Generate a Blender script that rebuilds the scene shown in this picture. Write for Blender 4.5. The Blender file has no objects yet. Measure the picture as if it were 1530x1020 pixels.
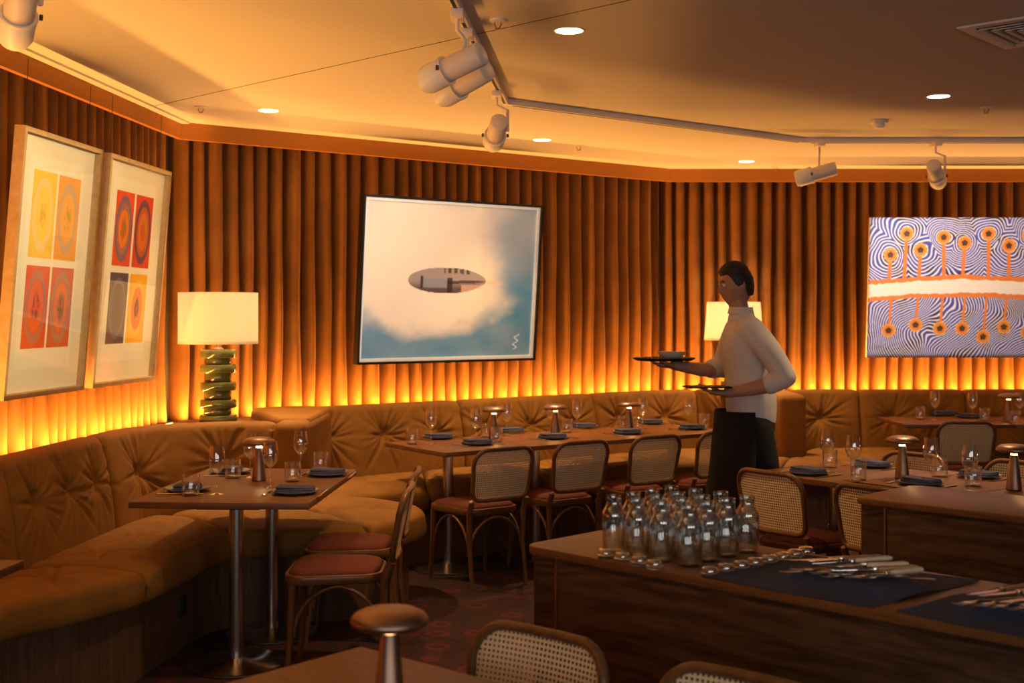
import bpy, bmesh, math, random
import numpy as np
from mathutils import Vector, Matrix
random.seed(4); rng = np.random.default_rng(7)
PI = math.pi
S = bpy.context.scene
COL = S.collection
CAMZ, FPX, CX, HY = 1.55, 1850.0, 765.0, 470.0

def at(px, py, z):                       # point on a horizontal plane seen at a pixel of the survey photo
    y = (CAMZ - z) * FPX / (py - HY)
    return ((px - CX) / FPX * y, y)

# ------------------------------------------------------------------ materials
def nodes(name):
    m = bpy.data.materials.new(name); m.use_nodes = True
    nt = m.node_tree; return m, nt, nt.nodes['Principled BSDF']
def setp(b, **k):
    for a, v in k.items():
        a = a.replace('_', ' ')
        if a in b.inputs:
            b.inputs[a].default_value = v
def rgb(r, g, b): return (r, g, b, 1)
def plain(name, c, rough=.5, metal=0, bump=0, bscale=200, var=.0, **k):
    m, nt, b = nodes(name)
    setp(b, Base_Color=rgb(*c), Roughness=rough, Metallic=metal, **k)
    if bump or var:
        tc = nt.nodes.new('ShaderNodeTexCoord'); n = nt.nodes.new('ShaderNodeTexNoise')
        n.inputs['Scale'].default_value = bscale; n.inputs['Detail'].default_value = 4
        nt.links.new(tc.outputs['Object'], n.inputs['Vector'])
        if bump:
            bp = nt.nodes.new('ShaderNodeBump'); bp.inputs['Strength'].default_value = bump; bp.inputs['Distance'].default_value = .002
            nt.links.new(n.outputs['Fac'], bp.inputs['Height']); nt.links.new(bp.outputs['Normal'], b.inputs['Normal'])
        if var:
            n2 = nt.nodes.new('ShaderNodeTexNoise'); n2.inputs['Scale'].default_value = 6; n2.inputs['Detail'].default_value = 5
            nt.links.new(tc.outputs['Object'], n2.inputs['Vector'])
            r = nt.nodes.new('ShaderNodeValToRGB')
            r.color_ramp.elements[0].position = .35; r.color_ramp.elements[1].position = .65
            r.color_ramp.elements[0].color = rgb(*[x * (1 - var) for x in c]); r.color_ramp.elements[1].color = rgb(*[min(1, x * (1 + var)) for x in c])
            nt.links.new(n2.outputs['Fac'], r.inputs['Fac']); nt.links.new(r.outputs['Color'], b.inputs['Base Color'])
    return m
def wood(name, c1, c2, scale=(1, 12, 12), rough=.35, nscale=3, dist=1.5, grooves=0):
    m, nt, b = nodes(name)
    tc = nt.nodes.new('ShaderNodeTexCoord'); mp = nt.nodes.new('ShaderNodeMapping')
    mp.inputs['Scale'].default_value = scale
    n = nt.nodes.new('ShaderNodeTexNoise'); n.inputs['Scale'].default_value = nscale; n.inputs['Detail'].default_value = 8
    n.inputs['Distortion'].default_value = dist; n.inputs['Roughness'].default_value = .65
    r = nt.nodes.new('ShaderNodeValToRGB'); r.color_ramp.elements[0].position = .3; r.color_ramp.elements[1].position = .72
    r.color_ramp.elements[0].color = rgb(*c1); r.color_ramp.elements[1].color = rgb(*c2)
    nt.links.new(tc.outputs['Object'], mp.inputs['Vector']); nt.links.new(mp.outputs['Vector'], n.inputs['Vector'])
    nt.links.new(n.outputs['Fac'], r.inputs['Fac'])
    nt.links.new(r.outputs['Color'], b.inputs['Base Color'])
    bp = nt.nodes.new('ShaderNodeBump'); bp.inputs['Strength'].default_value = .15; bp.inputs['Distance'].default_value = .002
    nt.links.new(n.outputs['Fac'], bp.inputs['Height']); nt.links.new(bp.outputs['Normal'], b.inputs['Normal'])
    setp(b, Roughness=rough, Specular_IOR_Level=.35)
    return m
def figured(name, c1, c2, rough=.35):     # walnut veneer with broad cathedral figure
    m, nt, b = nodes(name)
    tc = nt.nodes.new('ShaderNodeTexCoord'); mp = nt.nodes.new('ShaderNodeMapping'); mp.inputs['Scale'].default_value = (.55, 1, 2.2)
    n = nt.nodes.new('ShaderNodeTexNoise'); n.inputs['Scale'].default_value = 1.6; n.inputs['Detail'].default_value = 3; n.inputs['Distortion'].default_value = .8
    w = nt.nodes.new('ShaderNodeMath'); w.operation = 'MULTIPLY'; w.inputs[1].default_value = 75
    s = nt.nodes.new('ShaderNodeMath'); s.operation = 'SINE'
    f = nt.nodes.new('ShaderNodeTexNoise'); f.inputs['Scale'].default_value = 14; f.inputs['Detail'].default_value = 8
    mp2 = nt.nodes.new('ShaderNodeMapping'); mp2.inputs['Scale'].default_value = (.7, 9, 9)
    a = nt.nodes.new('ShaderNodeMath'); a.operation = 'MULTIPLY_ADD'; a.inputs[1].default_value = .16
    r = nt.nodes.new('ShaderNodeValToRGB'); r.color_ramp.elements[0].position = .25; r.color_ramp.elements[1].position = .75
    r.color_ramp.elements[0].color = rgb(*c1); r.color_ramp.elements[1].color = rgb(*c2)
    L = nt.links.new
    L(tc.outputs['Object'], mp.inputs['Vector']); L(mp.outputs['Vector'], n.inputs['Vector']); L(n.outputs['Fac'], w.inputs[0]); L(w.outputs[0], s.inputs[0])
    L(tc.outputs['Object'], mp2.inputs['Vector']); L(mp2.outputs['Vector'], f.inputs['Vector'])
    L(s.outputs[0], a.inputs[0]); L(f.outputs['Fac'], a.inputs[2]); L(a.outputs[0], r.inputs['Fac']); L(r.outputs['Color'], b.inputs['Base Color'])
    setp(b, Roughness=rough, Specular_IOR_Level=.3); return m
def velvet(name, c, sheen=.3):
    m = plain(name, c, .85, bump=.25, bscale=900, var=.12, Sheen_Weight=sheen, Sheen_Roughness=.4)
    m.node_tree.nodes['Principled BSDF'].inputs['Sheen Tint'].default_value = rgb(*[min(1, x * 2.2) for x in c]); return m
def thin_glass(name, tint=(1, 1, 1), base=.045, top=.75, blend=.5, power=4.0):     # thin-walled glass: what is not mirrored passes straight through
    m = bpy.data.materials.new(name); m.use_nodes = True; nt = m.node_tree; nt.nodes.clear()
    o = nt.nodes.new('ShaderNodeOutputMaterial'); t = nt.nodes.new('ShaderNodeBsdfTransparent'); g = nt.nodes.new('ShaderNodeBsdfGlossy')
    t.inputs[0].default_value = rgb(*tint); g.inputs['Roughness'].default_value = .02; g.inputs['Color'].default_value = rgb(1, 1, 1)
    lw = nt.nodes.new('ShaderNodeLayerWeight'); lw.inputs['Blend'].default_value = blend
    mx = nt.nodes.new('ShaderNodeMixShader')
    
    L = nt.links.new; pw = nt.nodes.new('ShaderNodeMath'); pw.operation = 'POWER'; pw.inputs[1].default_value = power
    ma = nt.nodes.new('ShaderNodeMath'); ma.operation = 'MULTIPLY_ADD'; ma.inputs[1].default_value = top; ma.inputs[2].default_value = base
    L(lw.outputs['Facing'], pw.inputs[0]); L(pw.outputs[0], ma.inputs[0]); L(ma.outputs[0], mx.inputs[0]); L(t.outputs[0], mx.inputs[1]); L(g.outputs[0], mx.inputs[2]); L(mx.outputs[0], o.inputs[0])
    return m
def emit(name, c, s):
    m, nt, b = nodes(name); setp(b, Base_Color=rgb(*c)); b.inputs['Emission Color'].default_value = rgb(*c); b.inputs['Emission Strength'].default_value = s; return m

M = {}
M['ceiling'] = plain('ceiling_paint', (.64, .62, .60), .8, bump=.1, bscale=60)
M['wall'] = plain('wall_paint', (.25, .2, .15), .9)
M['cornice'] = plain('cornice_paint', (.42, .165, .02), .7)
M['curtain'] = velvet('curtain_velvet', (.225, .090, .012), .05)
M['sofa'] = velvet('sofa_velvet', (.24, .105, .009), .03)
M['walnut'] = wood('walnut_table', (.10, .040, .012), (.21, .088, .026), (3, 30, 30), .42, 1.2)
M['walnut_dark'] = figured('walnut_veneer', (.028, .0145, .0075), (.085, .046, .023), .45)
M['plank'] = wood('plank_wood', (.07, .035, .018), (.17, .09, .045), (14, 14, .8), .55, 2.5)
M['bentwood'] = wood('bentwood', (.095, .040, .014), (.18, .080, .028), (6, 6, 6), .28, 2)
M['seat_red'] = plain('seat_rust_fabric', (.10, .014, .003), .85, bump=.3, bscale=700, var=.1)
M['steel'] = plain('brushed_steel', (.62, .6, .57), .22, 1)
M['cutlery'] = plain('cutlery_steel', (.75, .72, .68), .16, 1)
M['bronze'] = plain('bronze_metal', (.30, .19, .14), .40, 1)
M['brass'] = plain('brass', (.45, .30, .16), .4, 1)
M['white_metal'] = plain('white_painted_metal', (.80, .72, .66), .45)
M['white_lens'] = plain('frosted_hood', (.88, .88, .86), .4)
M['dark_lens'] = plain('dark_screw', (.04, .03, .02), .4)
M['white_plastic'] = plain('white_plastic', (.75, .72, .68), .4)
M['dark'] = plain('dark_recess', (.012, .01, .008), .6)
M['plate'] = plain('grey_glazed_plate', (.20, .225, .23), .25)
M['napkin'] = plain('navy_linen', (.055, .065, .135), .9, bump=.35, bscale=500, var=.15)
M['cloth'] = plain('navy_cloth', (.024, .042, .105), .9, bump=.3, bscale=600, var=.12)
M['ivory'] = plain('ivory_handle', (.70, .58, .42), .35, var=.15)
M['horn'] = plain('tan_handle', (.42, .25, .13), .4, var=.25)
M['gold_wood'] = wood('pale_oak_frame', (.42, .26, .11), (.58, .38, .18), (4, 4, 4), .45, 3)
M['black_frame'] = plain('black_frame', (.012, .010, .009), .35)
M['cream'] = plain('cream_paper', (.78, .72, .60), .7)
M['green'] = plain('green_glaze', (.10, .115, .03), .12, var=.35, Coat_Weight=.6)
M['glass'] = thin_glass('thin_glass', base=.10, top=.95, power=2.2)
M['pane'] = thin_glass('picture_glass', base=.03, top=.35)
M['carafe'] = thin_glass('carafe_glass', (.93, .95, .95), base=.13, top=.95, power=2.0)
gm, gnt, gb = nodes('thick_glass'); setp(gb, Base_Color=rgb(1, 1, 1), Roughness=.01, IOR=1.45, Transmission_Weight=1.0); M['tglass'] = gm
fm, fnt, fb = nodes('frosted_lid'); setp(fb, Base_Color=rgb(.95, .92, .9), Roughness=.25, IOR=1.35, Transmission_Weight=.65); M['lid'] = thin_glass('stopper_glass', (.95, .95, .95), base=.22, top=.8, power=1.6)
M['downlight'] = emit('downlight_glow', (1, .62, .28), 14)
M['led'] = emit('led_glow', (1, .5, .12), 10)
M['bulb'] = emit('table_lamp_glow', (1, .55, .22), 9)
M['skin'] = plain('skin', (.42, .22, .14), .5, Subsurface_Weight=.1)
M['hair'] = plain('dark_hair', (.018, .012, .009), .6, bump=.5, bscale=300)
M['shirt'] = plain('white_shirt', (.62, .60, .60), .85, bump=.2, bscale=300)
M['trouser'] = plain('black_cloth', (.0045, .004, .0045), .95, bump=.2, bscale=300)
M['shoe'] = plain('black_leather', (.015, .013, .012), .35)

# lamp shade: linen that passes light
sm, snt, sb = nodes('linen_shade'); setp(sb, Base_Color=rgb(.8, .72, .55), Roughness=.9)
_t = snt.nodes.new('ShaderNodeBsdfTranslucent'); _t.inputs[0].default_value = rgb(.92, .84, .68)
_m = snt.nodes.new('ShaderNodeMixShader'); _m.inputs[0].default_value = .6
_o = [n for n in snt.nodes if n.type == 'OUTPUT_MATERIAL'][0]
snt.links.new(sb.outputs[0], _m.inputs[1]); snt.links.new(_t.outputs[0], _m.inputs[2]); snt.links.new(_m.outputs[0], _o.inputs[0]); M['shade'] = sm
setp(sb, Emission_Strength=.3); sb.inputs['Emission Color'].default_value = rgb(1, .72, .42)

# carpet: dark red with rings
cm, cnt, cb = nodes('ring_carpet')
tc = cnt.nodes.new('ShaderNodeTexCoord'); v = cnt.nodes.new('ShaderNodeTexVoronoi'); v.inputs['Scale'].default_value = 5.2; v.inputs['Randomness'].default_value = .45
n_ = cnt.nodes.new('ShaderNodeTexNoise'); n_.inputs['Scale'].default_value = 40
r_ = cnt.nodes.new('ShaderNodeValToRGB'); e = r_.color_ramp.elements
e[0].position = 0; e[0].color = rgb(.010, .002, .002); e[1].position = 1; e[1].color = rgb(.02, .003, .003)
for p_, c_ in ((.18, (.014, .003, .003)), (.24, (.065, .002, .002)), (.33, (.075, .0025, .0025)), (.38, (.018, .002, .002)), (.5, (.022, .002, .002)), (.56, (.045, .002, .002)), (.62, (.012, .002, .002))):
    q = e.new(p_); q.color = rgb(*c_)
sc_ = cnt.nodes.new('ShaderNodeMath'); sc_.operation = 'MULTIPLY_ADD'; sc_.inputs[1].default_value = 1.0
mm_ = cnt.nodes.new('ShaderNodeMath'); mm_.operation = 'MULTIPLY'; mm_.inputs[1].default_value = .06
cnt.links.new(tc.outputs['Object'], v.inputs['Vector']); cnt.links.new(tc.outputs['Object'], n_.inputs['Vector'])
cnt.links.new(n_.outputs['Fac'], mm_.inputs[0]); cnt.links.new(v.outputs['Distance'], sc_.inputs[0]); cnt.links.new(mm_.outputs[0], sc_.inputs[2])
cnt.links.new(sc_.outputs[0], r_.inputs['Fac']); cnt.links.new(r_.outputs['Color'], cb.inputs['Base Color']); setp(cb, Roughness=.95)
M['carpet'] = cm

# woven cane: real holes through a thin sheet (UV in metres)
def cane_mat(name='woven_cane', pitch=.0125):
    m = bpy.data.materials.new(name); m.use_nodes = True; nt = m.node_tree; b = nt.nodes['Principled BSDF']
    setp(b, Base_Color=rgb(.78, .60, .35), Roughness=.5)
    L = nt.links.new; N = nt.nodes.new
    uv = N('ShaderNodeUVMap'); sx = N('ShaderNodeSeparateXYZ'); L(uv.outputs[0], sx.inputs[0])
    def mth(op, a, bb=None, c=None):
        q = N('ShaderNodeMath'); q.operation = op
        for i, v_ in enumerate((a, bb, c)):
            if v_ is None: continue
            if isinstance(v_, (int, float)): q.inputs[i].default_value = v_
            else: L(v_, q.inputs[i])
        return q.outputs[0]
    def hole(offx, offy, rad):
        fx = mth('SUBTRACT', mth('FRACT', mth('ADD', mth('DIVIDE', sx.outputs[0], pitch), offx)), .5)
        fy = mth('SUBTRACT', mth('FRACT', mth('ADD', mth('DIVIDE', sx.outputs[1], pitch), offy)), .5)
        d = mth('SQRT', mth('ADD', mth('MULTIPLY', fx, fx), mth('MULTIPLY', fy, fy)))
        return mth('LESS_THAN', d, rad)
    h = hole(0, 0, .28)
    t = N('ShaderNodeBsdfTransparent'); mx = N('ShaderNodeMixShader'); o = [n for n in nt.nodes if n.type == 'OUTPUT_MATERIAL'][0]
    L(h, mx.inputs[0]); L(b.outputs[0], mx.inputs[1]); L(t.outputs[0], mx.inputs[2]); L(mx.outputs[0], o.inputs[0])
    return m
M['cane'] = cane_mat()
# artworks read their colours from the sheet's own paint attribute
pm, pnt, pb = nodes('painted_sheet'); a_ = pnt.nodes.new('ShaderNodeAttribute'); a_.attribute_name = 'paint'
pnt.links.new(a_.outputs['Color'], pb.inputs['Base Color']); setp(pb, Roughness=.6); M['paint'] = pm
pm2 = pm.copy(); pm2.name = 'glossy_print'; setp(pm2.node_tree.nodes['Principled BSDF'], Roughness=.35, Coat_Weight=.6, Coat_Roughness=.03); M['gloss_paint'] = pm2

# ------------------------------------------------------------------ mesh helpers
def link(o, parent=None):
    COL.objects.link(o)
    if parent is not None: o.parent = parent
    return o
def pyobj(name, V, F, mat, parent=None, smooth=True, loc=None, uv=None):
    me = bpy.data.meshes.new(name); me.from_pydata([tuple(map(float, v)) for v in V], [], [tuple(map(int, f)) for f in F]); me.update()
    if smooth: me.polygons.foreach_set('use_smooth', [True] * len(me.polygons))
    if uv is not None:
        ul = me.uv_layers.new(name='UVMap'); idx = np.zeros(len(me.loops), dtype=np.int32); me.loops.foreach_get('vertex_index', idx)
        ul.data.foreach_set('uv', np.asarray(uv, dtype=np.float32)[idx].ravel())
    if mat: me.materials.append(mat)
    o = bpy.data.objects.new(name, me)
    if loc: o.location = loc
    return link(o, parent)
def bmobj(name, bm, mat, parent=None, smooth=False, angle=None):
    me = bpy.data.meshes.new(name); bmesh.ops.recalc_face_normals(bm, faces=bm.faces); bm.to_mesh(me); bm.free()
    if smooth: me.polygons.foreach_set('use_smooth', [True] * len(me.polygons))
    if angle is not None:
        me.polygons.foreach_set('use_smooth', [True] * len(me.polygons))
        for ed in me.edges: pass
        try: me.set_sharp_from_angle(angle=math.radians(angle))
        except Exception: pass
    if mat: me.materials.append(mat)
    return link(bpy.data.objects.new(name, me), parent)
def empty(name, loc=(0, 0, 0), rz=0):
    o = bpy.data.objects.new(name, None); o.location = loc; o.rotation_euler = (0, 0, rz); o.empty_display_size = .1; return link(o)
def tag(o, label=None, cat=None, group=None, kind=None):
    if label: o['label'] = label
    if cat: o['category'] = cat
    if group: o['group'] = group
    if kind: o['kind'] = kind
    return o
def bm_box(bm, c, s, rz=0, bev=0, seg=2, mat3=None):
    r = bmesh.ops.create_cube(bm, size=1); vs = r['verts']
    bmesh.ops.scale(bm, vec=s, verts=vs)
    if bev: 
        es = list({e for v in vs for e in v.link_edges})
        rr = bmesh.ops.bevel(bm, geom=es, offset=bev, segments=seg, affect='EDGES', profile=.5)
        vs = list({v for f in rr['faces'] for v in f.verts} | {v for v in vs if v.is_valid})
    T = Matrix.Translation(c) @ Matrix.Rotation(rz, 4, 'Z')
    if mat3 is not None: T = Matrix.Translation(c) @ mat3.to_4x4()
    bmesh.ops.transform(bm, matrix=T, verts=vs)
def box(name, c, s, mat, parent=None, rz=0, bev=0, seg=2, smooth=True, mat3=None):
    bm = bmesh.new(); bm_box(bm, c, s, rz, bev, seg, mat3)
    return bmobj(name, bm, mat, parent, angle=35 if (bev and smooth) else None)
def prism(name, poly, z0, z1, mat, parent=None, bev=0, seg=2):
    bm = bmesh.new(); vs = [bm.verts.new((p[0], p[1], z0)) for p in poly]; f = bm.faces.new(vs)
    r = bmesh.ops.extrude_face_region(bm, geom=[f]); bmesh.ops.translate(bm, vec=(0, 0, z1 - z0), verts=[g for g in r['geom'] if isinstance(g, bmesh.types.BMVert)])
    if bev:
        es = [e for e in bm.edges if abs(e.verts[0].co.z - e.verts[1].co.z) < 1e-6]
        bmesh.ops.bevel(bm, geom=es, offset=bev, segments=seg, affect='EDGES', profile=.5)
    return bmobj(name, bm, mat, parent, angle=35)
def lathe(name, prof, mat, parent=None, seg=32, loc=(0, 0, 0), closed=False, R=None):
    V = []; F = []; n = len(prof)
    for i in range(seg):
        a = 2 * PI * i / seg
        for r, z in prof: V.append((r * math.cos(a), r * math.sin(a), z))
    m = n if closed else n - 1
    for i in range(seg):
        j = (i + 1) % seg
        for k in range(m):
            k2 = (k + 1) % n
            F.append((i * n + k, j * n + k, j * n + k2, i * n + k2))
    bm = bmesh.new(); vs = [bm.verts.new(v) for v in V]
    for f in F: bm.faces.new([vs[i] for i in f])
    bmesh.ops.remove_doubles(bm, verts=bm.verts, dist=1e-6)
    if R is not None: bmesh.ops.transform(bm, matrix=R, verts=bm.verts)
    bmesh.ops.translate(bm, vec=loc, verts=bm.verts)
    return bmobj(name, bm, mat, parent, angle=50)
def bm_tube(bm, pts, rad, seg=8, closed=False, cap=True, flat=1.0):
    pts = [Vector(p) for p in pts]; n = len(pts)
    if not hasattr(rad, '__len__'): rad = [rad] * n
    prev = None; rings = []
    for i in range(n):
        a = pts[(i - 1) % n] if (closed or i) else pts[i]; b = pts[(i + 1) % n] if (closed or i < n - 1) else pts[i]
        t = (b - a).normalized()
        if prev is None:
            u = t.cross(Vector((0, 0, 1)))
            if u.length < .1: u = t.cross(Vector((1, 0, 0)))
        else: u = prev - t * prev.dot(t)
        u.normalize(); w = t.cross(u).normalized(); prev = u
        rings.append([bm.verts.new(pts[i] + (u * math.cos(2 * PI * k / seg) + w * math.sin(2 * PI * k / seg) * flat) * rad[i]) for k in range(seg)])
    for i in range(n if closed else n - 1):
        A, B = rings[i], rings[(i + 1) % n]
        for k in range(seg): bm.faces.new((A[k], A[(k + 1) % seg], B[(k + 1) % seg], B[k]))
    if cap and not closed:
        bm.faces.new(rings[0][::-1]); bm.faces.new(rings[-1])
def tube(name, pts, rad, mat, parent=None, seg=8, closed=False, flat=1.0):
    bm = bmesh.new(); bm_tube(bm, pts, rad, seg, closed, True, flat); return bmobj(name, bm, mat, parent, angle=60)
def smooth_path(P, n):                   # Catmull-Rom through the points, n samples evenly spaced by control index
    P = [np.array(p, float) for p in P]; k = len(P); Q = [2 * P[0] - P[1]] + P + [2 * P[-1] - P[-2]]
    out = []
    for i in range(n):
        u = i / (n - 1) * (k - 1); j = min(int(u), k - 2); t = u - j
        a, b, c, d = Q[j], Q[j + 1], Q[j + 2], Q[j + 3]
        out.append(.5 * ((2 * b) + (c - a) * t + (2 * a - 5 * b + 4 * c - d) * t * t + (3 * b - a - 3 * c + d) * t ** 3))
    return np.array(out)
def fillet(P, rad, step=.02):            # polyline with rounded corners, resampled evenly
    P = [np.array(p, float) for p in P]; out = [P[0]]
    for i in range(1, len(P) - 1):
        r = rad[i - 1]; a, b, c = P[i - 1], P[i], P[i + 1]
        u = (a - b) / np.linalg.norm(a - b); w = (c - b) / np.linalg.norm(c - b)
        if r <= 0: out.append(b); continue
        ang = math.acos(np.clip(u @ w, -1, 1)); d = r / math.tan(ang / 2)
        p0, p1 = b + u * d, b + w * d
        for k in range(13):
            t = k / 12; out.append((1 - t) ** 2 * p0 + 2 * t * (1 - t) * (b * .62 + .38 * (p0 + p1) / 2) + t * t * p1)
    out.append(P[-1]); out = np.array(out)
    s = np.r_[0, np.cumsum(np.linalg.norm(np.diff(out, axis=0), axis=1))]
    n = max(2, int(s[-1] / step)); q = np.linspace(0, s[-1], n)
    return np.c_[np.interp(q, s, out[:, 0]), np.interp(q, s, out[:, 1])], q
def normals2(P):                         # right-hand normals of a plan path
    d = np.gradient(P, axis=0); d /= np.linalg.norm(d, axis=1)[:, None]; return np.c_[d[:, 1], -d[:, 0]]
def grid_faces(nu, nv, closed_v=False):
    F = []
    for i in range(nu - 1):
        for j in range(nv if closed_v else nv - 1):
            k = (j + 1) % nv; F.append((i * nv + j, (i + 1) * nv + j, (i + 1) * nv + k, i * nv + k))
    return F
def copy_tree(o, parent=None):
    c = o.copy(); COL.objects.link(c); c.parent = parent
    for ch in list(o.children): copy_tree(ch, c)
    return c
first = {}
def placed(kind, maker, loc, rz, label, cat, group=None):
    if kind not in first: first[kind] = o = maker()
    else: o = copy_tree(first[kind])
    o.location = loc; o.rotation_euler = (0, 0, rz); tag(o, label, cat, group)
    return o

# ------------------------------------------------------------------ room shell
WL = lambda y: -2.04 - .082 * (7.65 - y)          # plane of the left cornice
CN = np.array([.592, -.806]); CD = np.array([.806, .592])
A0 = np.array([WL(-3.2), -3.2]); A1 = np.array([-2.04, 7.65]); A2 = np.array([1.294, 10.1]); A3 = np.array([7.2, 10.1])
def off_path(o):                                   # wall line shifted outward by o
    nl = np.array([-1, .082]); nl /= np.linalg.norm(nl)
    def inter(p, d, q, e):
        m = np.array([[d[0], -e[0]], [d[1], -e[1]]]); t = np.linalg.solve(m, q - p); return p + d * t[0]
    dl = (A1 - A0) / np.linalg.norm(A1 - A0)
    p0 = A0 + nl * o; pc = A1 - CN * o; pr = A2 + np.array([0, o])
    b = inter(p0, dl, pc, CD); c = inter(pc, CD, pr, np.array([1., 0]))
    return [p0, b, c, A3 + np.array([0, o])]
def strip_wall(name, a, b, th, z0, z1, mat, outward):   # solid wall slab between plan points
    a = np.array(a); b = np.array(b); o = np.array(outward) * th
    return tag(prism(name, [a, b, b + o, a + o], z0, z1, mat), kind='structure')
W = off_path(.30)
strip_wall('wall_left', W[0], W[1], .12, 0, 2.9, M['wall'], (-1, .08))
strip_wall('wall_centre', W[1], W[2], .12, 0, 2.9, M['wall'], -CN)
strip_wall('wall_right', W[2], W[3], .12, 0, 2.9, M['wall'], (0, 1))
strip_wall('wall_side', (7.2, 10.4), (7.2, -3.2), .12, 0, 2.9, M['wall'], (1, 0))
# rear wall with three windows that bring in the neutral daylight
bm = bmesh.new()
wins = [(-2.2, -.4), (.2, 2.6), (3.2, 5.6)]
xs = [-3.4] + [v for w in wins for v in w] + [7.3]
for i in range(0, len(xs), 2): bm_box(bm, ((xs[i] + xs[i + 1]) / 2, -3.26, 1.45), (xs[i + 1] - xs[i], .12, 2.9))
for a, b in wins:
    bm_box(bm, ((a + b) / 2, -3.26, .45), (b - a, .12, .9)); bm_box(bm, ((a + b) / 2, -3.26, 2.6), (b - a, .12, .6))
tag(bmobj('wall_rear', bm, M['wall']), kind='structure')
for i, (a, b) in enumerate(wins):
    bm = bmesh.new()
    for x in (a + .03, (a + b) / 2, b - .03): bm_box(bm, (x, -3.22, 1.6), (.06, .06, 1.4))
    for z in (.93, 2.27): bm_box(bm, ((a + b) / 2, -3.22, z), (b - a, .06, .06))
    tag(bmobj('window_%d' % (i + 1), bm, M['white_metal']), kind='structure')
tag(prism('floor', [(-3.6, -3.4), (7.4, -3.4), (7.4, 10.6), (-3.6, 10.6)], -.1, 0, M['carpet']), kind='structure')
tag(prism('ceiling', [(-3.6, -3.4), (7.4, -3.4), (7.4, 10.6), (-3.6, 10.6)], 2.74, 2.9, M['ceiling']), kind='structure')
# cornice: bulkhead fascia in front of the curtain heads
P0, P1 = off_path(0), off_path(.03)
for i, nm in enumerate(('trim_1', 'trim_2', 'trim_3')):
    tag(prism(nm, [P0[i], P0[i + 1], P1[i + 1], P1[i]], 2.635, 2.745, M['cornice']), kind='structure')
# fine expansion joint across the ceiling
j0, j1 = np.array([-2.04, 7.06]), np.array([1.6, 3.58]); jd = (j1 - j0) / np.linalg.norm(j1 - j0); jn = np.array([-jd[1], jd[0]]) * .0016
tag(prism('trim_4', [j0 - jn, j1 - jn, j1 + jn, j0 + jn], 2.7385, 2.742, M['dark']), kind='structure')
# thin lip where the left fascia meets the ceiling
lp = [P0[0], P0[1], P0[1] + np.array([.05, -.01]), P0[0] + np.array([.05, 0])]
tag(prism('trim_5', lp, 2.728, 2.741, M['ceiling']), kind='structure')

# ------------------------------------------------------------------ curtains
def curtain(name, a, b, seed, label):
    r = random.Random(seed); a = np.array(a); b = np.array(b); Ln = np.linalg.norm(b - a); d = (b - a) / Ln; n = np.array([d[1], -d[0]])
    s = 0; us = []; offs = []
    while s < Ln:
        p = .118 * r.uniform(.82, 1.2); A = .068 * r.uniform(.8, 1.15); sk = r.uniform(-.25, .25)
        for k in range(12):
            t = k / 12; c = -math.cos(2 * PI * t); o = math.copysign(abs(c) ** .8, c)
            us.append(s + p * (t - .115 * math.sin(2 * PI * t) - .05 * sk * math.sin(PI * t) ** 2)); offs.append((A * o, r.uniform(-1, 1) if k == 0 else None, A))
        s += p
    nz = 14; zs = np.linspace(.6, 2.73, nz); V = []
    rv = 0
    for (u, (o, q, A)) in zip(us, offs):
        if q is not None: rv = q
        for z in zs:
            k = (z - .6) / 2.13
            dx = .010 * math.sin(3 * z + rv * 4) * (1 - k) + rv * .008 * (1 - k)
            oo = o * (1.0 - .15 * (1 - k) * math.sin(z * 5 + rv * 3))
            p = a + d * min(max(u + dx, 0), Ln) + n * oo; V.append((p[0], p[1], z))
    o = pyobj(name, V, grid_faces(len(us), nz), M['curtain']); tag(o, label, 'curtain'); return o
C = off_path(.185)
curtain('curtain', (C[0] + (C[1] - C[0]) * .42), C[1] - np.array([.08, .98]) * .02, 11, 'golden brown velvet pleated curtain along the left wall behind the two tilted prints')
curtain('curtain', C[1] + CD * .10, C[2] - CD * .09, 12, 'golden brown velvet pleated curtain along the slanted centre wall behind the airship picture')
curtain('curtain', C[2], C[3], 13, 'golden brown velvet pleated curtain along the right wall behind the waiter and blue painting')

# ------------------------------------------------------------------ banquettes
def smoothstep(x): x = np.clip(x, 0, 1); return x * x * (3 - 2 * x)
def tuft(S_, Z_, btns, fan=1.0, seedphase=0.0):
    d = np.zeros_like(S_)
    for i, (sb, zb) in enumerate(btns):
        dx = S_ - sb; dz = Z_ - zb; r = np.sqrt(dx * dx + dz * dz) + 1e-6; th = np.arctan2(dz, dx)
        near = r < .42; g = random.Random(i * 31 + int(sb * 97))
        acc = np.zeros_like(d)
        na = 23
        for k in range(na):
            a = (k + g.uniform(-.33, .33)) * 2 * PI / na - PI
            up = math.sin(a); Lk = g.uniform(.05, .11) + .075 * max(0, up) ** 2 + .03 * max(0, -up); A = g.uniform(.5, 1.2)
            da = (th - a - .5 * g.uniform(-1, 1) * r + PI) % (2 * PI) - PI
            sg = .0065 + .036 * r
            acc -= np.where(near, A * np.exp(-(da * r / sg) ** 2) * np.exp(-(r / (Lk * 1.5)) ** 2), 0)
        d += fan * .023 * acc * smoothstep((r - .01) / .04) + .010 * np.exp(-(r / .16) ** 2)
        d += -.036 * np.exp(-(r / .028) ** 2) - .020 * np.exp(-r / .06)
    return d
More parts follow.
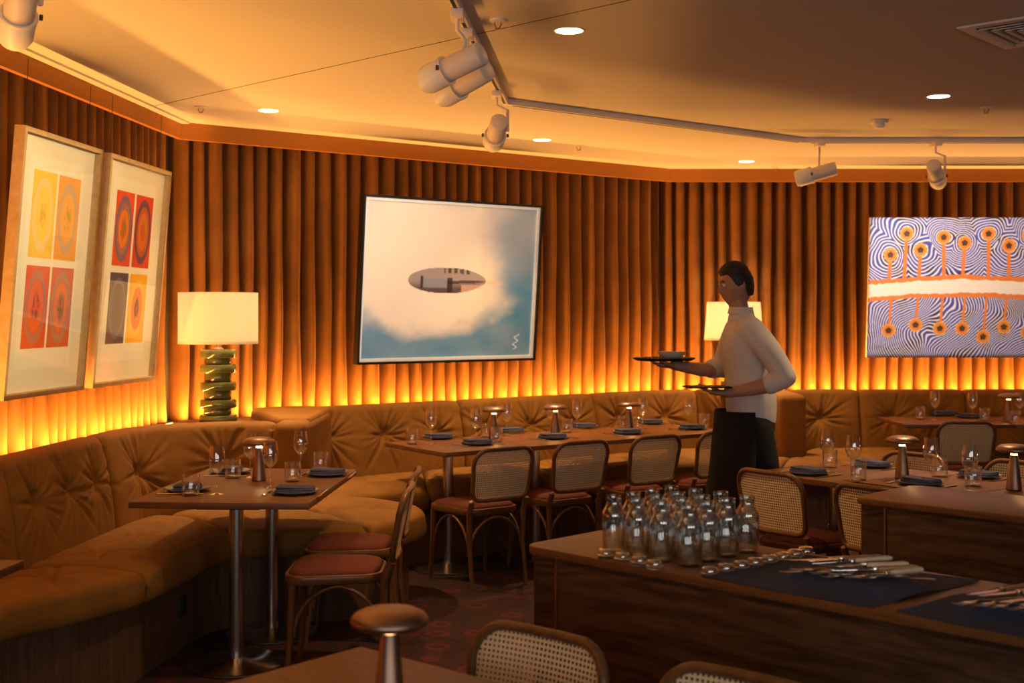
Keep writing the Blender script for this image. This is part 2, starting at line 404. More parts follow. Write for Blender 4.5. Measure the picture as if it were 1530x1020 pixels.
def back_rest(root, path, q, seams, btns, name='back_cushion', top=.945, z0=.42, rear=.2, step_z=.009):
    """upholstered back: tufted leaning front, rolled top, straight rear; one cushion per stretch between seams"""
    N = normals2(path); bs = []
    for (bx, by, bz) in btns:
        k = int(np.argmin((path[:, 0] - bx) ** 2 + (path[:, 1] - by) ** 2)); bs.append((q[k], bz))
    edges = [q[0]] + [q[int(np.argmin((path[:, 0] - x) ** 2 + (path[:, 1] - y) ** 2))] for x, y in seams] + [q[-1]]
    R = .045; nf = int((top - R - z0) / step_z)
    prof = [(-.075 * (i / nf), z0 + (top - R - z0) * i / nf, 1) for i in range(nf + 1)]
    for k in range(1, 7): a = k / 6 * PI / 2; prof.append((-.075 - R * (1 - math.cos(a)), top - R + R * math.sin(a), 0))
    prof += [(-rear + .03, top, 0), (-rear, top - .03, 0), (-rear, .60, 0)]
    po = np.array([p[0] for p in prof]); pz = np.array([p[1] for p in prof])
    for i in range(len(edges) - 1):
        m = np.where((q >= edges[i] - 1e-6) & (q <= edges[i + 1] + 1e-6))[0]; s = q[m]
        SS, ZZ = np.meshgrid(s, pz, indexing='ij')
        e = np.minimum(SS - s[0], s[-1] - SS); puff = -.03 * np.exp(-(e / .016)) 
        fade = np.where(np.arange(len(pz)) <= nf, 1.0, np.where(np.arange(len(pz)) <= nf + 6, .5, 0))[None, :]
        bulge = .016 * np.sin(np.clip((ZZ - z0) / (top - z0), 0, 1) * PI)
        big = tuft(SS, ZZ, bs, 1.0, i)
        O = po[None, :] + (bulge + big) * fade + puff * np.where(np.arange(len(pz)) <= nf + 7, 1, 0)[None, :]
        Zs = ZZ.copy(); topm = np.arange(len(pz)) > nf; Zs[:, topm] += (puff * .8)[:, topm]
        # stretch folds running over the rolled top above each button
        X = path[m, 0][:, None] + N[m, 0][:, None] * O; Y = path[m, 1][:, None] + N[m, 1][:, None] * O
        V = np.stack([X, Y, Zs], -1).reshape(-1, 3); nv = len(pz)
        F = grid_faces(len(m), nv); F.append(tuple(range(nv))); F.append(tuple(range((len(m) - 1) * nv, len(m) * nv))[::-1])
        pyobj(name, V, F, M['sofa'], root)
    for (sb, zb) in bs:
        k = int(np.argmin(abs(q - sb))); c = path[k] + N[k] * (-.075 * (zb - z0) / (top - z0) - .034)
        Rm = Vector((N[k][0], N[k][1], .1)).to_track_quat('Z', 'Y').to_matrix().to_4x4()
        lathe('button', [(0, .010), (.006, .009), (.012, .005), (.014, 0), (.010, -.006), (0, -.006)], M['sofa'], root, 12, (c[0], c[1], zb), R=Rm)
def seat_bench(root, I, O, cuts, btns, n=260, z=.50, zf=.345, base_cut=.09, name='seat_cushion'):
    """seat swept between inner and outer plan curves; cuts = seam positions as fractions"""
    PI_, PO = smooth_path(I, n), smooth_path(O, n)
    s = np.r_[0, np.cumsum(np.linalg.norm(np.diff(PO, axis=0), axis=1))]
    n2 = max(60, int(s[-1] / .014)); qq = np.linspace(0, s[-1], n2)
    frac = np.interp(qq, s, np.linspace(0, 1, n))
    PI_ = np.c_[np.interp(qq, s, PI_[:, 0]), np.interp(qq, s, PI_[:, 1])]; PO = np.c_[np.interp(qq, s, PO[:, 0]), np.interp(qq, s, PO[:, 1])]
    R = .05; nvt = 44
    vv = np.linspace(0, 1, nvt)
    ed = [0] + list(cuts) + [1]
    NO = normals2(PO)
    for i in range(len(ed) - 1):
        m = np.where((frac >= ed[i] - 1e-9) & (frac <= ed[i + 1] + 1e-9))[0]
        if len(m) < 3: continue
        s_ = qq[m]; A = PI_[m]; B = PO[m] - NO[m] * R
        e = np.minimum(s_ - s_[0], s_[-1] - s_); seam = -.028 * np.exp(-e / .018)
        if i == 0: seam = -.028 * np.exp(-(s_[-1] - s_) / .018)
        X = A[:, None, 0] * (1 - vv) + B[:, None, 0] * vv; Y = A[:, None, 1] * (1 - vv) + B[:, None, 1] * vv
        Z = np.full_like(X, z - .012) + .022 * np.sin(vv * PI)[None, :] + seam[:, None]
        for k, (bx, by) in enumerate(btns):
            dx = X - bx; dy = Y - by; r = np.sqrt(dx * dx + dy * dy) + 1e-6; th = np.arctan2(dy, dx); g = random.Random(k * 17 + 5)
            acc = np.zeros_like(X)
            for c_ in range(9):
                a = (c_ + g.uniform(-.35, .35)) * 2 * PI / 9 - PI; da = (th - a + g.uniform(-1, 1) * r + PI) % (2 * PI) - PI
                acc -= g.uniform(.5, 1.2) * np.exp(-(da * r / (.010 + .06 * r)) ** 2) * np.exp(-(r / g.uniform(.10, .20)) ** 2)
            Z += .026 * acc * smoothstep((r - .01) / .04) * (r < .4) + .008 * np.exp(-(r / .16) ** 2) - .028 * np.exp(-(r / .028) ** 2) - .014 * np.exp(-r / .06)
        rows = [np.stack([X, Y, Z], -1)]
        nk = 6
        for k in range(1, nk + 1):
            a = k / nk * PI / 2; P = B + NO[m] * (R * math.sin(a)); rows.append(np.stack([P[:, 0], P[:, 1], Z[:, -1] - R * (1 - math.cos(a))], -1)[:, None, :])
        for zz, of in ((z - .095, .006), (zf + .02, .004), (zf, -.012), (zf, -.10)):
            P = PO[m] + NO[m] * (of); P = P + NO[m] * seam[:, None] * .5; rows.append(np.stack([P[:, 0], P[:, 1], np.full(len(m), zz)], -1)[:, None, :])
        G = np.concatenate(rows, 1); nv = G.shape[1]
        pyobj(name, G.reshape(-1, 3), grid_faces(len(m), nv) + [tuple(range(nv)), tuple(range((len(m) - 1) * nv, len(m) * nv))[::-1]], M['sofa'], root)
    for bx, by in btns:
        lathe('button', [(0, .008), (.007, .007), (.013, .003), (.014, -.004), (0, -.004)], M['sofa'], root, 12, (bx, by, z - .022))
    # plinth of vertical boards under the seat
    step = 3; B = (PO - NO * base_cut)[::step]; Ai = PI_[::step] + (PO - PI_)[::step] * .12
    V = []
    for p, a in zip(B, Ai): V += [(p[0], p[1], 0), (p[0], p[1], zf + .01), (a[0], a[1], zf + .01), (a[0], a[1], 0)]
    k = len(B); F = grid_faces(k, 4, True) + [(0, 1, 2, 3), tuple(4 * (k - 1) + j for j in (3, 2, 1, 0))]
    pyobj('plinth', V, F, M['plank'], root, smooth=False)
    return PO, NO, qq

# left booth
lb = tag(empty('banquette', (0, 0, 0)), 'curved golden brown button-tufted velvet bench of the left booth, in front of the lamp', 'banquette')
path, q = fillet([(-2.22, 3.0), (-1.90, 6.88), (-1.345, 6.88)], [.42], .0092)
back_rest(lb, path, q, [(-2.1, 4.25), (-2.05, 5.17), (-1.96, 6.17)],
          [(-2.2, 3.5, .73), (-2.15, 3.9, .73), (-2.1, 4.5, .73), (-2.07, 4.9, .73), (-2.03, 5.38, .73), (-2.0, 5.72, .73), (-1.98, 6.02, .73), (-1.93, 6.52, .71), (-1.60, 6.88, .73)])
LPO, LNO, lq = seat_bench(lb, [(-2.24, 3.0), (-2.15, 4.2), (-2.10, 4.6), (-2.07, 4.9), (-2.05, 5.2), (-2.0, 5.8), (-1.90, 6.55), (-1.6, 6.85), (-1.35, 6.88), (-1.2, 6.90), (-1.13, 6.97), (-1.13, 7.1), (-1.14, 7.22)],
           [(-1.85, 3.0), (-1.93, 4.2), (-1.86, 4.55), (-1.66, 4.85), (-1.52, 5.15), (-1.45, 5.65), (-1.38, 6.02), (-1.10, 6.13), (-.82, 6.20), (-.58, 6.40), (-.47, 6.72), (-.60, 7.05), (-1.0, 7.22)],
           [.155, .335, .52, .70], [(-1.86, 4.95), (-1.83, 5.45), (-1.78, 5.85), (-1.73, 6.25), (-1.4, 6.5), (-1.0, 6.58), (-.75, 6.75)])
k = int(np.argmin(abs(LPO[:, 1] - 5.72) + (LPO[:, 0] > -1.3) * 9)); oc = LPO[k] - LNO[k] * .088
box('socket_plate', (oc[0], oc[1], .20), (.09, .012, .09), M['dark'], lb, rz=math.atan2(LNO[k][1], LNO[k][0]) + PI / 2, bev=.003)

# centre booth
cbq = tag(empty('banquette', (0, 0, 0)), 'long golden brown button-tufted velvet bench along the slanted centre wall below the airship picture', 'banquette')
path, q = fillet([(-1.3, 7.945), (1.36, 9.90), (2.0, 9.90)], [.55], .0092)
cb_b = [(-1.92 + .806 * t, 7.49 + .592 * t, .74) for t in (.93, 1.353, 1.786, 2.19, 2.588, 3.0, 3.45)] + [(1.25, 9.8, .74), (1.70, 9.9, .74)]
back_rest(cbq, path, q, [(-1.92 + .806 * t, 7.49 + .592 * t) for t in (2.0, 3.23)] + [(1.5, 9.9)], cb_b)
seat_bench(cbq, [(-1.2, 7.99), (-.8, 8.3), (-.3, 8.67), (.2, 9.04), (.7, 9.41), (1.15, 9.74), (1.6, 9.9), (1.98, 9.9)],
           [(-1.13, 7.30), (-.7, 7.48), (-.2, 7.86), (.23, 8.28), (.75, 8.70), (1.25, 8.90), (1.6, 8.93), (1.98, 8.93)], [.2, .42, .64, .85],
           [(-.95, 7.85), (-.55, 8.05), (-.15, 8.4), (.25, 8.72), (.65, 9.05), (1.05, 9.3), (1.6, 9.4)])
# partition wings: the left one shows its rounded end towards the room
box('end_cushion', (-1.245, 7.40, .66), (.195, .96, .57), M['sofa'], cbq, bev=.045, seg=4)
cp = [(-1.35, 7.13), (-1.16, 7.13), (-1.16, 7.95), (-1.30, 8.08), (-1.45, 8.06), (-1.66, 7.90), (-1.64, 7.78)]
prism('corner_cushion', cp, .70, .958, M['sofa'], cbq, bev=.03, seg=4)

# right booth
rb = tag(empty('banquette', (0, 0, 0)), 'brown button-tufted velvet bench along the right wall below the blue painting', 'banquette')
path, q = fillet([(2.2, 9.35), (2.2, 9.90), (6.6, 9.90)], [.22], .0125)
back_rest(rb, path, q, [(2.8, 9.9), (3.65, 9.9), (4.5, 9.9), (5.5, 9.9)], [(2.48, 9.9, .715), (3.05, 9.9, .72), (3.42, 9.9, .72), (3.85, 9.9, .72), (4.25, 9.9, .72), (4.8, 9.9, .72)])
seat_bench(rb, [(1.97, 9.22), (2.03, 9.2), (2.16, 9.22), (2.24, 9.5), (2.5, 9.9), (3.2, 9.9), (4.6, 9.9), (6.6, 9.9)],
           [(1.74, 9.15), (1.80, 8.82), (2.06, 8.68), (2.40, 8.76), (2.75, 9.1), (3.3, 9.28), (4.6, 9.3), (6.6, 9.3)], [.2, .45, .6, .8],
           [(2.15, 8.95), (2.55, 9.4), (3.0, 9.6), (3.5, 9.6), (4.0, 9.6)])
box('end_cushion', (2.10, 9.60, .67), (.20, .76, .57), M['sofa'], rb, bev=.05, seg=4)
lathe('button', [(0, .010), (.006, .009), (.012, .005), (.014, 0), (0, -.003)], M['sofa'], rb, 12, (2.09, 9.222, .72), R=Matrix.Rotation(PI / 2, 4, 'X'))

# ledge behind the backs that carries the light strip and the lamps
Lg = off_path(.30); Lf = off_path(-.0)
tag(prism('trim_6', [Lf[0], Lf[1], Lg[1], Lg[0]], .0, .875, M['wall']), kind='structure')
tag(prism('trim_7', [Lf[1], Lf[2], Lg[2], Lg[1]], .0, .875, M['wall']), kind='structure')
tag(prism('trim_8', [Lf[2], Lf[3], Lg[3], Lg[2]], .0, .875, M['wall']), kind='structure')
tag(prism('trim_9', [(-2.04, 7.09), (-1.36, 7.09), (-1.36, 7.78), (-1.63, 7.95), (-2.04, 7.65)], .0, .90, M['plank'], bev=.004), kind='structure')
tag(prism('trim_10', [(1.0, 10.08), (1.3, 10.1), (2.4, 10.11), (2.4, 10.10), (1.3, 10.09)], .0, .87, M['plank']), kind='structure')

# ------------------------------------------------------------------ light strips
def area(name, loc, sx, sy, power, col, rot, shape='RECTANGLE', spread=PI):
    l = bpy.data.lights.new(name, 'AREA'); l.shape = shape; l.size = sx; l.size_y = sy; l.energy = power; l.color = col; l.spread = spread
    o = bpy.data.objects.new(name, l); o.location = loc; o.rotation_euler = rot; return link(o)
LEDC = (1, .41, .075)
LS = off_path(.065)
LED_W = 25.0
names = ['amber light strip glowing behind the left bench under the tilted prints', 'amber light strip glowing behind the centre bench', 'amber light strip glowing behind the right bench under the blue painting']
for i in range(3):
    a, b = LS[i], LS[i + 1]
    if i == 0: a = a + (b - a) * .45
    d = b - a; Ln = np.linalg.norm(d); d = d / Ln; n = np.array([-d[1], d[0]])
    st = prism('light_strip', [a + d * .02 - n * .004, b - d * .02 - n * .004, b - d * .02 + n * .004, a + d * .02 + n * .004], .876, .882, M['led'])
    tag(st, names[i], 'light strip')
    k = max(1, round(Ln / 1.3))
    for j in range(k):
        c = a + d * Ln * (j + .5) / k
        o = area('strip_light', (c[0], c[1], .885), Ln / k, .012, LED_W * Ln / k, LEDC, (0, 0, 0))
        z = Vector((-n[0] * .30, -n[1] * .30, -1)).normalized()      # shine up, leaning towards the curtain
        yv = Vector((d[0], d[1], 0)); zz = -z                         # lamp's local -Z is the beam
        zl = -Vector((n[0] * .04, n[1] * .04, 1)).normalized()        # local +Z = -beam
        xl = yv.normalized(); yl = zl.cross(xl).normalized()
        o.matrix_world = Matrix.Translation((c[0], c[1], .885)) @ Matrix((xl, yl, zl)).transposed().to_4x4()

# ------------------------------------------------------------------ tables
def table(cx, cy, rz, w, l, poles, label, group=None, top=.75):
    t = tag(empty('dining_table', (cx, cy, 0), rz), label, 'table', group)
    bm = bmesh.new(); bm_box(bm, (0, 0, top - .014), (w, l, .028), bev=.003)
    o = bmobj('tabletop', bm, M['walnut'], t, angle=35)
    for (x, y) in poles:
        pl_ = lathe('pole', [(0, .02), (.032, .02), (.032, top - .045), (0, top - .045)], M['steel'], t, 28, (x, y, 0))
        lathe('base', [(0, 0), (.21, 0), (.222, .004), (.222, .010), (.21, .016), (.06, .022), (.04, .034), (0, .034)], M['steel'], t, 48, (x, y, 0))
        box('mounting_plate', (x, y, top - .0355), (.28, .28, .015), M['dark'], pl_, bev=.003)
    return t
G_T = 'walnut dining tables on steel poles'
table(-1.222, 5.86, math.radians(-3), .78, 1.17, [(.02, -.37), (.045, .17)], 'walnut table on two steel poles in the left booth', G_T)
# long row at the centre bench: two tables end to end
d2 = np.array([.82, .572]); d2 /= np.linalg.norm(d2); n2 = np.array([-d2[1], d2[0]]); r2 = math.atan2(d2[1], d2[0])
F0 = np.array([-.388, 7.18])
for i, (nm) in enumerate(('walnut table with a free corner, nearer half of the long row at the centre bench', 'walnut table in the far half of the long row, beside the waiter')):
    c = F0 + d2 * (.585 + i * 1.176) + n2 * .36
    table(c[0], c[1], r2, 1.17, .72, [(-.36, -.03), (.30, -.03)], nm, G_T)
# row of small tables on the right
e1 = np.array([.8, .6]); e2 = np.array([.6, -.8]); P3 = np.array([1.25, 6.35]); r3 = math.atan2(e1[1], e1[0])
for i, (lo, nm) in enumerate(((-.03, 'small walnut table at the far end of the right row, beside the waiter'), (.08, 'small walnut table in the middle of the right row'), (.08, 'small walnut table of the right row, mostly behind the rear sideboard'))):
    c = P3 + e1 * (lo + .36) + e2 * (.285 + .57 * i)
    table(c[0], c[1], r3, .72, .565, [(-.05, 0)], nm, G_T)
table(3.265, 9.37, 0, .79, .70, [(0, .05)], 'small walnut table below the blue painting with the chair in front', G_T)
table(4.075, 9.37, 0, .79, .70, [(0, .05)], 'walnut table cut by the right picture edge, beside the one below the blue painting', G_T)
# near table
dn = np.array([.755, -.656]); ln_ = np.array([-.656, -.755]); An = np.array([-.365, 2.99])
c = An + dn * .585 + ln_ * .38
table(c[0], c[1], math.atan2(dn[1], dn[0]), 1.17, .76, [(-.3, 0), (.3, 0)], 'brown table in the closest foreground with the large mushroom lamp', G_T)
table(-1.99, 3.52, math.radians(-4), .72, 1.1, [(0, 0)], 'dark table corner just showing at the left picture edge by the bench', G_T)

# ------------------------------------------------------------------ chairs
def make_chair():
    t = empty('cane_chair'); w = M['bentwood']
    # seat frame: rounded trapezoid hoop
    def hoop(wf, wr, y0, y1, r, k=6):
        pts = []
        for (cx, cy, a0) in ((wf / 2 - r, y1 - r, 0), (-(wf / 2 - r), y1 - r, PI / 2), (-(wr / 2 - r), y0 + r, PI), (wr / 2 - r, y0 + r, 1.5 * PI)):
            for i in range(k + 1):
                a = a0 + i / k * PI / 2; pts.append((cx + r * math.cos(a), cy + r * math.sin(a)))
        return pts
    prism('seat_frame', hoop(.43, .37, -.205, .215, .09), .408, .448, w, t, bev=.008)
    # cushion with a soft crown
    H = hoop(.405, .345, -.19, .20, .085, 8); V = [(0, 0, .478)]; F = []; cx, cy = 0, 0
    fr = [(.25, .478), (.55, .476), (.8, .472), (.93, .464), (1, .452), (1, .446)]
    for f, z in fr: V += [(x * f, y * f, z) for x, y in H]
    m = len(H)
    for i in range(m): F.append((0, 1 + i, 1 + (i + 1) % m))
    for k in range(len(fr) - 1):
        for i in range(m): F.append((1 + k * m + i, 1 + (k + 1) * m + i, 1 + (k + 1) * m + (i + 1) % m, 1 + k * m + (i + 1) % m))
    pyobj('seat', V, F, M['seat_red'], t)
    for s in (-1, 1):
        tube('leg', [(s * .185, .175, .41), (s * .188, .182, .2), (s * .195, .20, 0)], [.017, .015, .011], w, t, 10)
        tube('leg', [(s * .188, -.305 + .06, .50), (s * .186, -.215, .43), (s * .182, -.21, .25), (s * .185, -.245, 0)], [.0155, .017, .015, .011], w, t, 10)
        # quarter hoop braces under the seat
        A9 = [k * PI / 16 for k in range(9)]
        tube('brace', [(s * .186, .168 - .205 * (1 - math.cos(a)), .185 + .215 * math.sin(a)) for a in A9], .0085, w, t, 8)
        tube('brace', [(s * .182, -.204 + .205 * (1 - math.cos(a)), .185 + .215 * math.sin(a)) for a in A9], .0085, w, t, 8)
    for y_ in (.172, -.205):
        tube('brace', [(-.180 + .180 * (1 - math.cos(a)), y_, .19 + .205 * math.sin(a)) for a in A9] + [(.180 * (1 - math.cos(PI / 2 - a)) + 0 if False else .180 - .180 * (1 - math.cos(PI / 2 - a)), y_, .19 + .205 * math.sin(PI / 2 - a)) for a in A9[1:]], .0085, w, t, 8)
    # back: bent hoop, reclining, slightly curved in plan
    def by(x, z): return -.235 - .20 * (z - .47) - .02 * (1 - (x / .19) ** 2)
    def ring(hw, z0, z1, r, k=7):
        pts = []
        for (cx, cz, a0, rr) in ((hw - r, z1 - r, 0, r), (-(hw - r), z1 - r, PI / 2, r), (-(hw - .05) + .012, z0 + .05, PI, .05), (hw - .05 - .012, z0 + .05, 1.5 * PI, .05)):
            for i in range(k + 1):
                a = a0 + i / k * PI / 2; pts.append((cx + rr * math.cos(a), cz + rr * math.sin(a)))
            if a0 == 0 or a0 == PI:
                x0, zz = pts[-1]; sgn = 1 if a0 == 0 else -1
                for f in (.33, .66):
                    xe = (hw - r) if a0 == 0 else (hw - .062); pts.append((x0 + (-2 * xe * sgn) * f * (1 if True else 1), zz))
        return pts
    R_ = ring(.200, .505, .795, .085)
    tube('back_frame', [(x, by(x, z), z) for x, z in R_], .0125, w, t, 10, closed=True, flat=1.15)
    # cane panel (thin woven sheet)
    nx, nz = 24, 20; V = []; uv = []
    import bisect
    for i in range(nx + 1):
        for j in range(nz + 1):
            u = -1 + 2 * i / nx; v_ = j / nz; z = .512 + .276 * v_
            hw = .192 - .012 * (1 - v_)
            if z > .71: hw -= .085 * (1 - math.sqrt(max(0, 1 - ((z - .71) / .085) ** 2)))
            if z < .555: hw -= .045 * (1 - math.sqrt(max(0, 1 - ((.555 - z) / .05) ** 2)))
            x = u * hw; V.append((x, by(x, z), z)); uv.append((x, z))
    pyobj('backrest', V, grid_faces(nx + 1, nz + 1), M['cane'], t, uv=uv)
    return t
def chair(x, y, f, label):
    return placed('chair', make_chair, (x, y, 0), math.atan2(-f[0], f[1]), label, 'chair', 'bentwood cane-back dining chairs')
B = 'cane-backed bentwood chair '
chair(-.76, 5.43, (-1, -.02), B + 'at the left booth table, nearer the camera')
chair(-.77, 5.98, (-1, -.02), B + 'at the left booth table, the farther one, next to the bench end')
f2 = (-.572, .82)
for (x, y), l in zip(((-.21, 7.24), (.25, 7.59), (.73, 7.93), (1.19, 8.25)), ('at the long row, first from the free table corner', 'at the long row, second from the free table corner', 'at the long row, third from the free table corner', 'at the long row, half hidden by the waiter')):
    chair(x, y, f2, B + l)
chair(1.47, 6.13, (.8, .6), B + 'behind the glass carafes, back to the camera')
chair(1.81, 5.60, (.8, .6), B + 'showing only its top rail behind the rear sideboard corner')
chair(1.93, 6.50, (-.8, -.6), 'cane-backed chair on the far side of the right row, behind its left lamp')
chair(2.36, 6.13, (-.8, -.6), 'cane-backed chair on the far side of the right row, at the right picture edge')
chair(3.20, 8.98, (0.03, 1), B + 'standing in front of the table below the blue painting')
fn = tuple(ln_)
chair(-.13, 2.70, fn, 'bentwood chair with cane back in the closest foreground beside the mushroom lamp')
chair(.285, 2.34, fn, 'bentwood chair of which only the cane top edge shows at the bottom picture edge')

# ------------------------------------------------------------------ sideboards
def sideboard(u1, v0, v1, u0, label, top=.85):
    rt = math.sqrt(.5); L_ = u1 - u0; wd = v1 - v0
    cu, cv = (u0 + u1) / 2, (v0 + v1) / 2; x, y = (cv - cu) * rt, (cv + cu) * rt
    t = tag(empty('sideboard', (x, y, 0), -PI / 4), label, 'sideboard', 'walnut service sideboards')   # local +X runs right and towards the camera
    def rr(hx, hy, r, k=8):
        pts = []
        for (cx, cy, a0) in ((hx - r, hy - r, 0), (-hx + r, hy - r, PI / 2), (-hx + r, -hy + r, PI), (hx - r, -hy + r, 1.5 * PI)):
            for i in range(k + 1): a = a0 + i / k * PI / 2; pts.append((cx + r * math.cos(a), cy + r * math.sin(a)))
        return pts
    prism('worktop', rr(L_ / 2, wd / 2, .05), top - .026, top, M['walnut'], t, bev=.004)
    prism('body', rr(L_ / 2 - .012, wd / 2 - .012, .045), .06, top - .026, M['walnut_dark'], t)
    prism('plinth', rr(L_ / 2 - .05, wd / 2 - .05, .02), 0, .06, M['dark'], t)
    sx = -L_ / 2 + .13
    box('trim_strip', (sx, -wd / 2 + .0115, (top - .026 + .06) / 2), (.008, .006, top - .09), M['brass'], t)
    pw_ = L_ - .13 - .08; box('front_panel', (sx + .012 + pw_ / 2, -wd / 2 + .011, (top - .03 + .08) / 2), (pw_, .008, top - .125), M['walnut_dark'], t, bev=.002)
    return t
sideboard(2.645, 2.69, 3.19, .35, 'walnut sideboard in the foreground carrying the glass carafes and navy cloths')
sideboard(2.44, 4.29, 4.78, .35, 'walnut sideboard behind, bare worktop, in front of the right table row')
ZS = .85
# carafes
def make_carafe():
    t = empty('glass_carafe')
    out = [(0, 0), (.030, 0), (.0345, .004), (.0345, .112), (.033, .120), (.027, .131), (.0225, .140), (.0215, .148), (.0222, .166), (.0230, .168)]
    inn = [(.0212, .168), (.0200, .165), (.0195, .148), (.0205, .139), (.025, .130), (.031, .119), (.0323, .112), (.0323, .010), (.028, .006), (0, .005)]
    lathe('bottle_body', out + inn, M['carafe'], t, 28)
    return t
ordn = ['first', 'second', 'third', 'fourth', 'fifth', 'sixth', 'seventh', 'eighth']
rt = math.sqrt(.5); b0 = np.array([.300, 3.655]); pit = .0925
for i in range(4):
    for j in range(4):
        p = b0 + np.array([rt, -rt]) * pit * j + np.array([rt, rt]) * pit * i
        p += rng.uniform(-.003, .003, 2)
        o = placed('carafe', make_carafe, (p[0], p[1], ZS), rng.uniform(0, 6), 'clear glass carafe, %s from the left in the %s row from the sideboard front' % (ordn[j], ordn[i]), 'carafe', 'empty glass carafes on the sideboard')
def make_lid():
    t = empty('carafe_stopper')
    lathe('lid_cap', [(0, .026), (.018, .026), (.0215, .022), (.0215, .012), (.0245, .010), (.0245, .002), (.022, 0), (0, 0)], M['lid'], t, 24)
    return t
lids = [(905, 828), (930, 833), (955, 838.5), (978, 844)]
for i, (x, y) in enumerate(lids):
    p = at(x, y - 1, ZS + .012); placed('lid', make_lid, (p[0], p[1], ZS), 0, 'clear carafe stopper in the short row before the carafes, %s from left' % ordn[i], 'stopper', 'clear carafe stoppers')
lids2 = [(1060, 855), (1084, 850), (1107, 845.5), (1128, 841), (1150, 837), (1170, 833), (1188, 829), (1204, 825)]
for i, (x, y) in enumerate(lids2):
    p = at(x, y - 1, ZS + .012); placed('lid', make_lid, (p[0], p[1], ZS), 0, 'clear carafe stopper in the long row beside the navy cloth, %s from left' % ordn[i], 'stopper', 'clear carafe stoppers')
# navy cloths with a low mound where the cutlery lies
def cloth(corners, mound, label, seed):
    c = [np.array(p) for p in corners]; n = 50; V = []; r = np.random.default_rng(seed)
    for i in range(n + 1):
        for j in range(n + 1):
            u, v_ = i / n, j / n
            p = c[0] * (1 - u) * (1 - v_) + c[1] * u * (1 - v_) + c[2] * u * v_ + c[3] * (1 - u) * v_
            dd = (p - np.array(mound[:2])); d1 = dd @ np.array([rt, -rt]); d2_ = dd @ np.array([rt, rt])
            h = .026 * math.exp(-((d1 / .17) ** 4) - (d2_ / .10) ** 4) 
            h += .0016 * (1 + math.sin(9 * u + 4 * v_ + seed) * math.sin(7 * v_ + seed)) + .006 * math.exp(-((u - v_ * .9 - .12) / .05) ** 2) * math.exp(-((v_ - .3) / .2) ** 2)
            p = p + np.array([rt, rt]) * .004 * math.sin(7 * u + seed) * (1 if j in (0, n) else 0)
            V.append((p[0], p[1], ZS + .001 + h))
    F = grid_faces(n + 1, n + 1); k = len(V); V2 = V + [(x, y, z - .0015 if z - .0015 > ZS else ZS + .0002) for x, y, z in V]
    F2 = F + [tuple(k + i for i in f[::-1]) for f in F]
    ring = [i * (n + 1) for i in range(n + 1)] + [n * (n + 1) + j for j in range(1, n + 1)] + [i * (n + 1) + n for i in range(n - 1, -1, -1)] + [j for j in range(n - 1, 0, -1)]
    for a, b in zip(ring, ring[1:] + ring[:1]): F2.append((a, b, k + b, k + a))
    o = pyobj('cutlery_cloth', V2, F2, M['cloth']); tag(o, label, 'cloth', 'navy cloths under the cutlery')
ca = [at(1052, 863, ZS), at(1301, 909, ZS), at(1464, 869, ZS), at(1213, 830, ZS)]
m1 = at(1272, 862, ZS + .02); cloth(ca, m1, 'navy cloth with raised middle beside the long row of stoppers', 1)
cb_ = [at(1338, 914, ZS), at(1640, 975, ZS), at(1790, 922, ZS), at(1511, 873, ZS)]
m2 = at(1530, 905, ZS + .02); cloth(cb_, m2, 'navy cloth at the right picture edge of the foreground sideboard', 2)
def make_knife(hm='ivory'):
    t = empty('steak_knife')
    bm = bmesh.new(); V = []
    sec = [(.0, .007, .0055), (.02, .0095, .008), (.06, .0085, .0075), (.10, .0105, .008), (.112, .007, .005)]
    bm_tube(bm, [(s, 0, .008) for s, a, b in sec], [a for s, a, b in sec], 10, flat=.75); bmobj('handle', bm, M[hm], t, angle=50)
    box('bolster', (-.006, 0, .008), (.014, .013, .011), M['cutlery'], t, bev=.002)
    bl = [(-.012, .007), (-.012, -.006), (-.06, -.010), (-.10, -.006), (-.122, .006), (-.08, .008)]
    bm = bmesh.new(); vs = [bm.verts.new((x, y, .0073)) for x, y in bl]; f = bm.faces.new(vs); r = bmesh.ops.extrude_face_region(bm, geom=[f])
    bmesh.ops.translate(bm, vec=(0, 0, .0015), verts=[g for g in r['geom'] if isinstance(g, bmesh.types.BMVert)]); bmobj('blade', bm, M['cutlery'], t)
    return t
def make_fork():
    t = empty('dinner_fork'); bm = bmesh.new()
    pts = [(.10, 0, .004), (.06, 0, .005), (0, 0, .007), (-.03, 0, .009), (-.045, 0, .007)]
    bm_tube(bm, pts, [.0075, .006, .0032, .003, .006], 8, flat=.35)
    bm_box(bm, (-.056, 0, .005), (.024, .022, .002), bev=.0008)
    bmobj('fork_handle', bm, M['cutlery'], t, angle=50)
    for k in range(4):
        y = -.009 + .006 * k
        tube('tine', [(-.066, y, .005), (-.085, y, .003), (-.104, y, .006)], [.0016, .0014, .0008], M['cutlery'], t, 6)
    return t
def knife(x, y, z, a, label, hm, grp, tilt=0):
    o = placed('knife_' + hm, lambda: make_knife(hm), (x, y, z), a, label, 'knife', grp); o.rotation_euler = (tilt, 0, a); return o
def fork(x, y, z, a, label, grp):
    return placed('fork', make_fork, (x, y, z), a, label, 'fork', grp)
base_z = ZS + .029
ang = math.radians(12)
posn = ['topmost', 'second from top', 'third from top', 'fourth from top', 'fifth from top', 'sixth from top']
rr_ = random.Random(3)
for k in range(6):
    p = at(1243 + 17 * k, 842 + 3.0 * k, base_z + .01); hm = 'ivory' if k in (0, 2, 3, 5) else 'horn'
    knife(p[0], p[1], base_z + .012 * (1.6 - abs(k - 1.5) * .45) + .004, math.radians(14 + rr_.uniform(-9, 12)), ('cream' if hm == 'ivory' else 'tan') + '-handled knife on the cloth beside the lids, %s counted along the pile' % ordn[k], hm, 'knives on the navy cloths', rr_.uniform(-.2, .2))
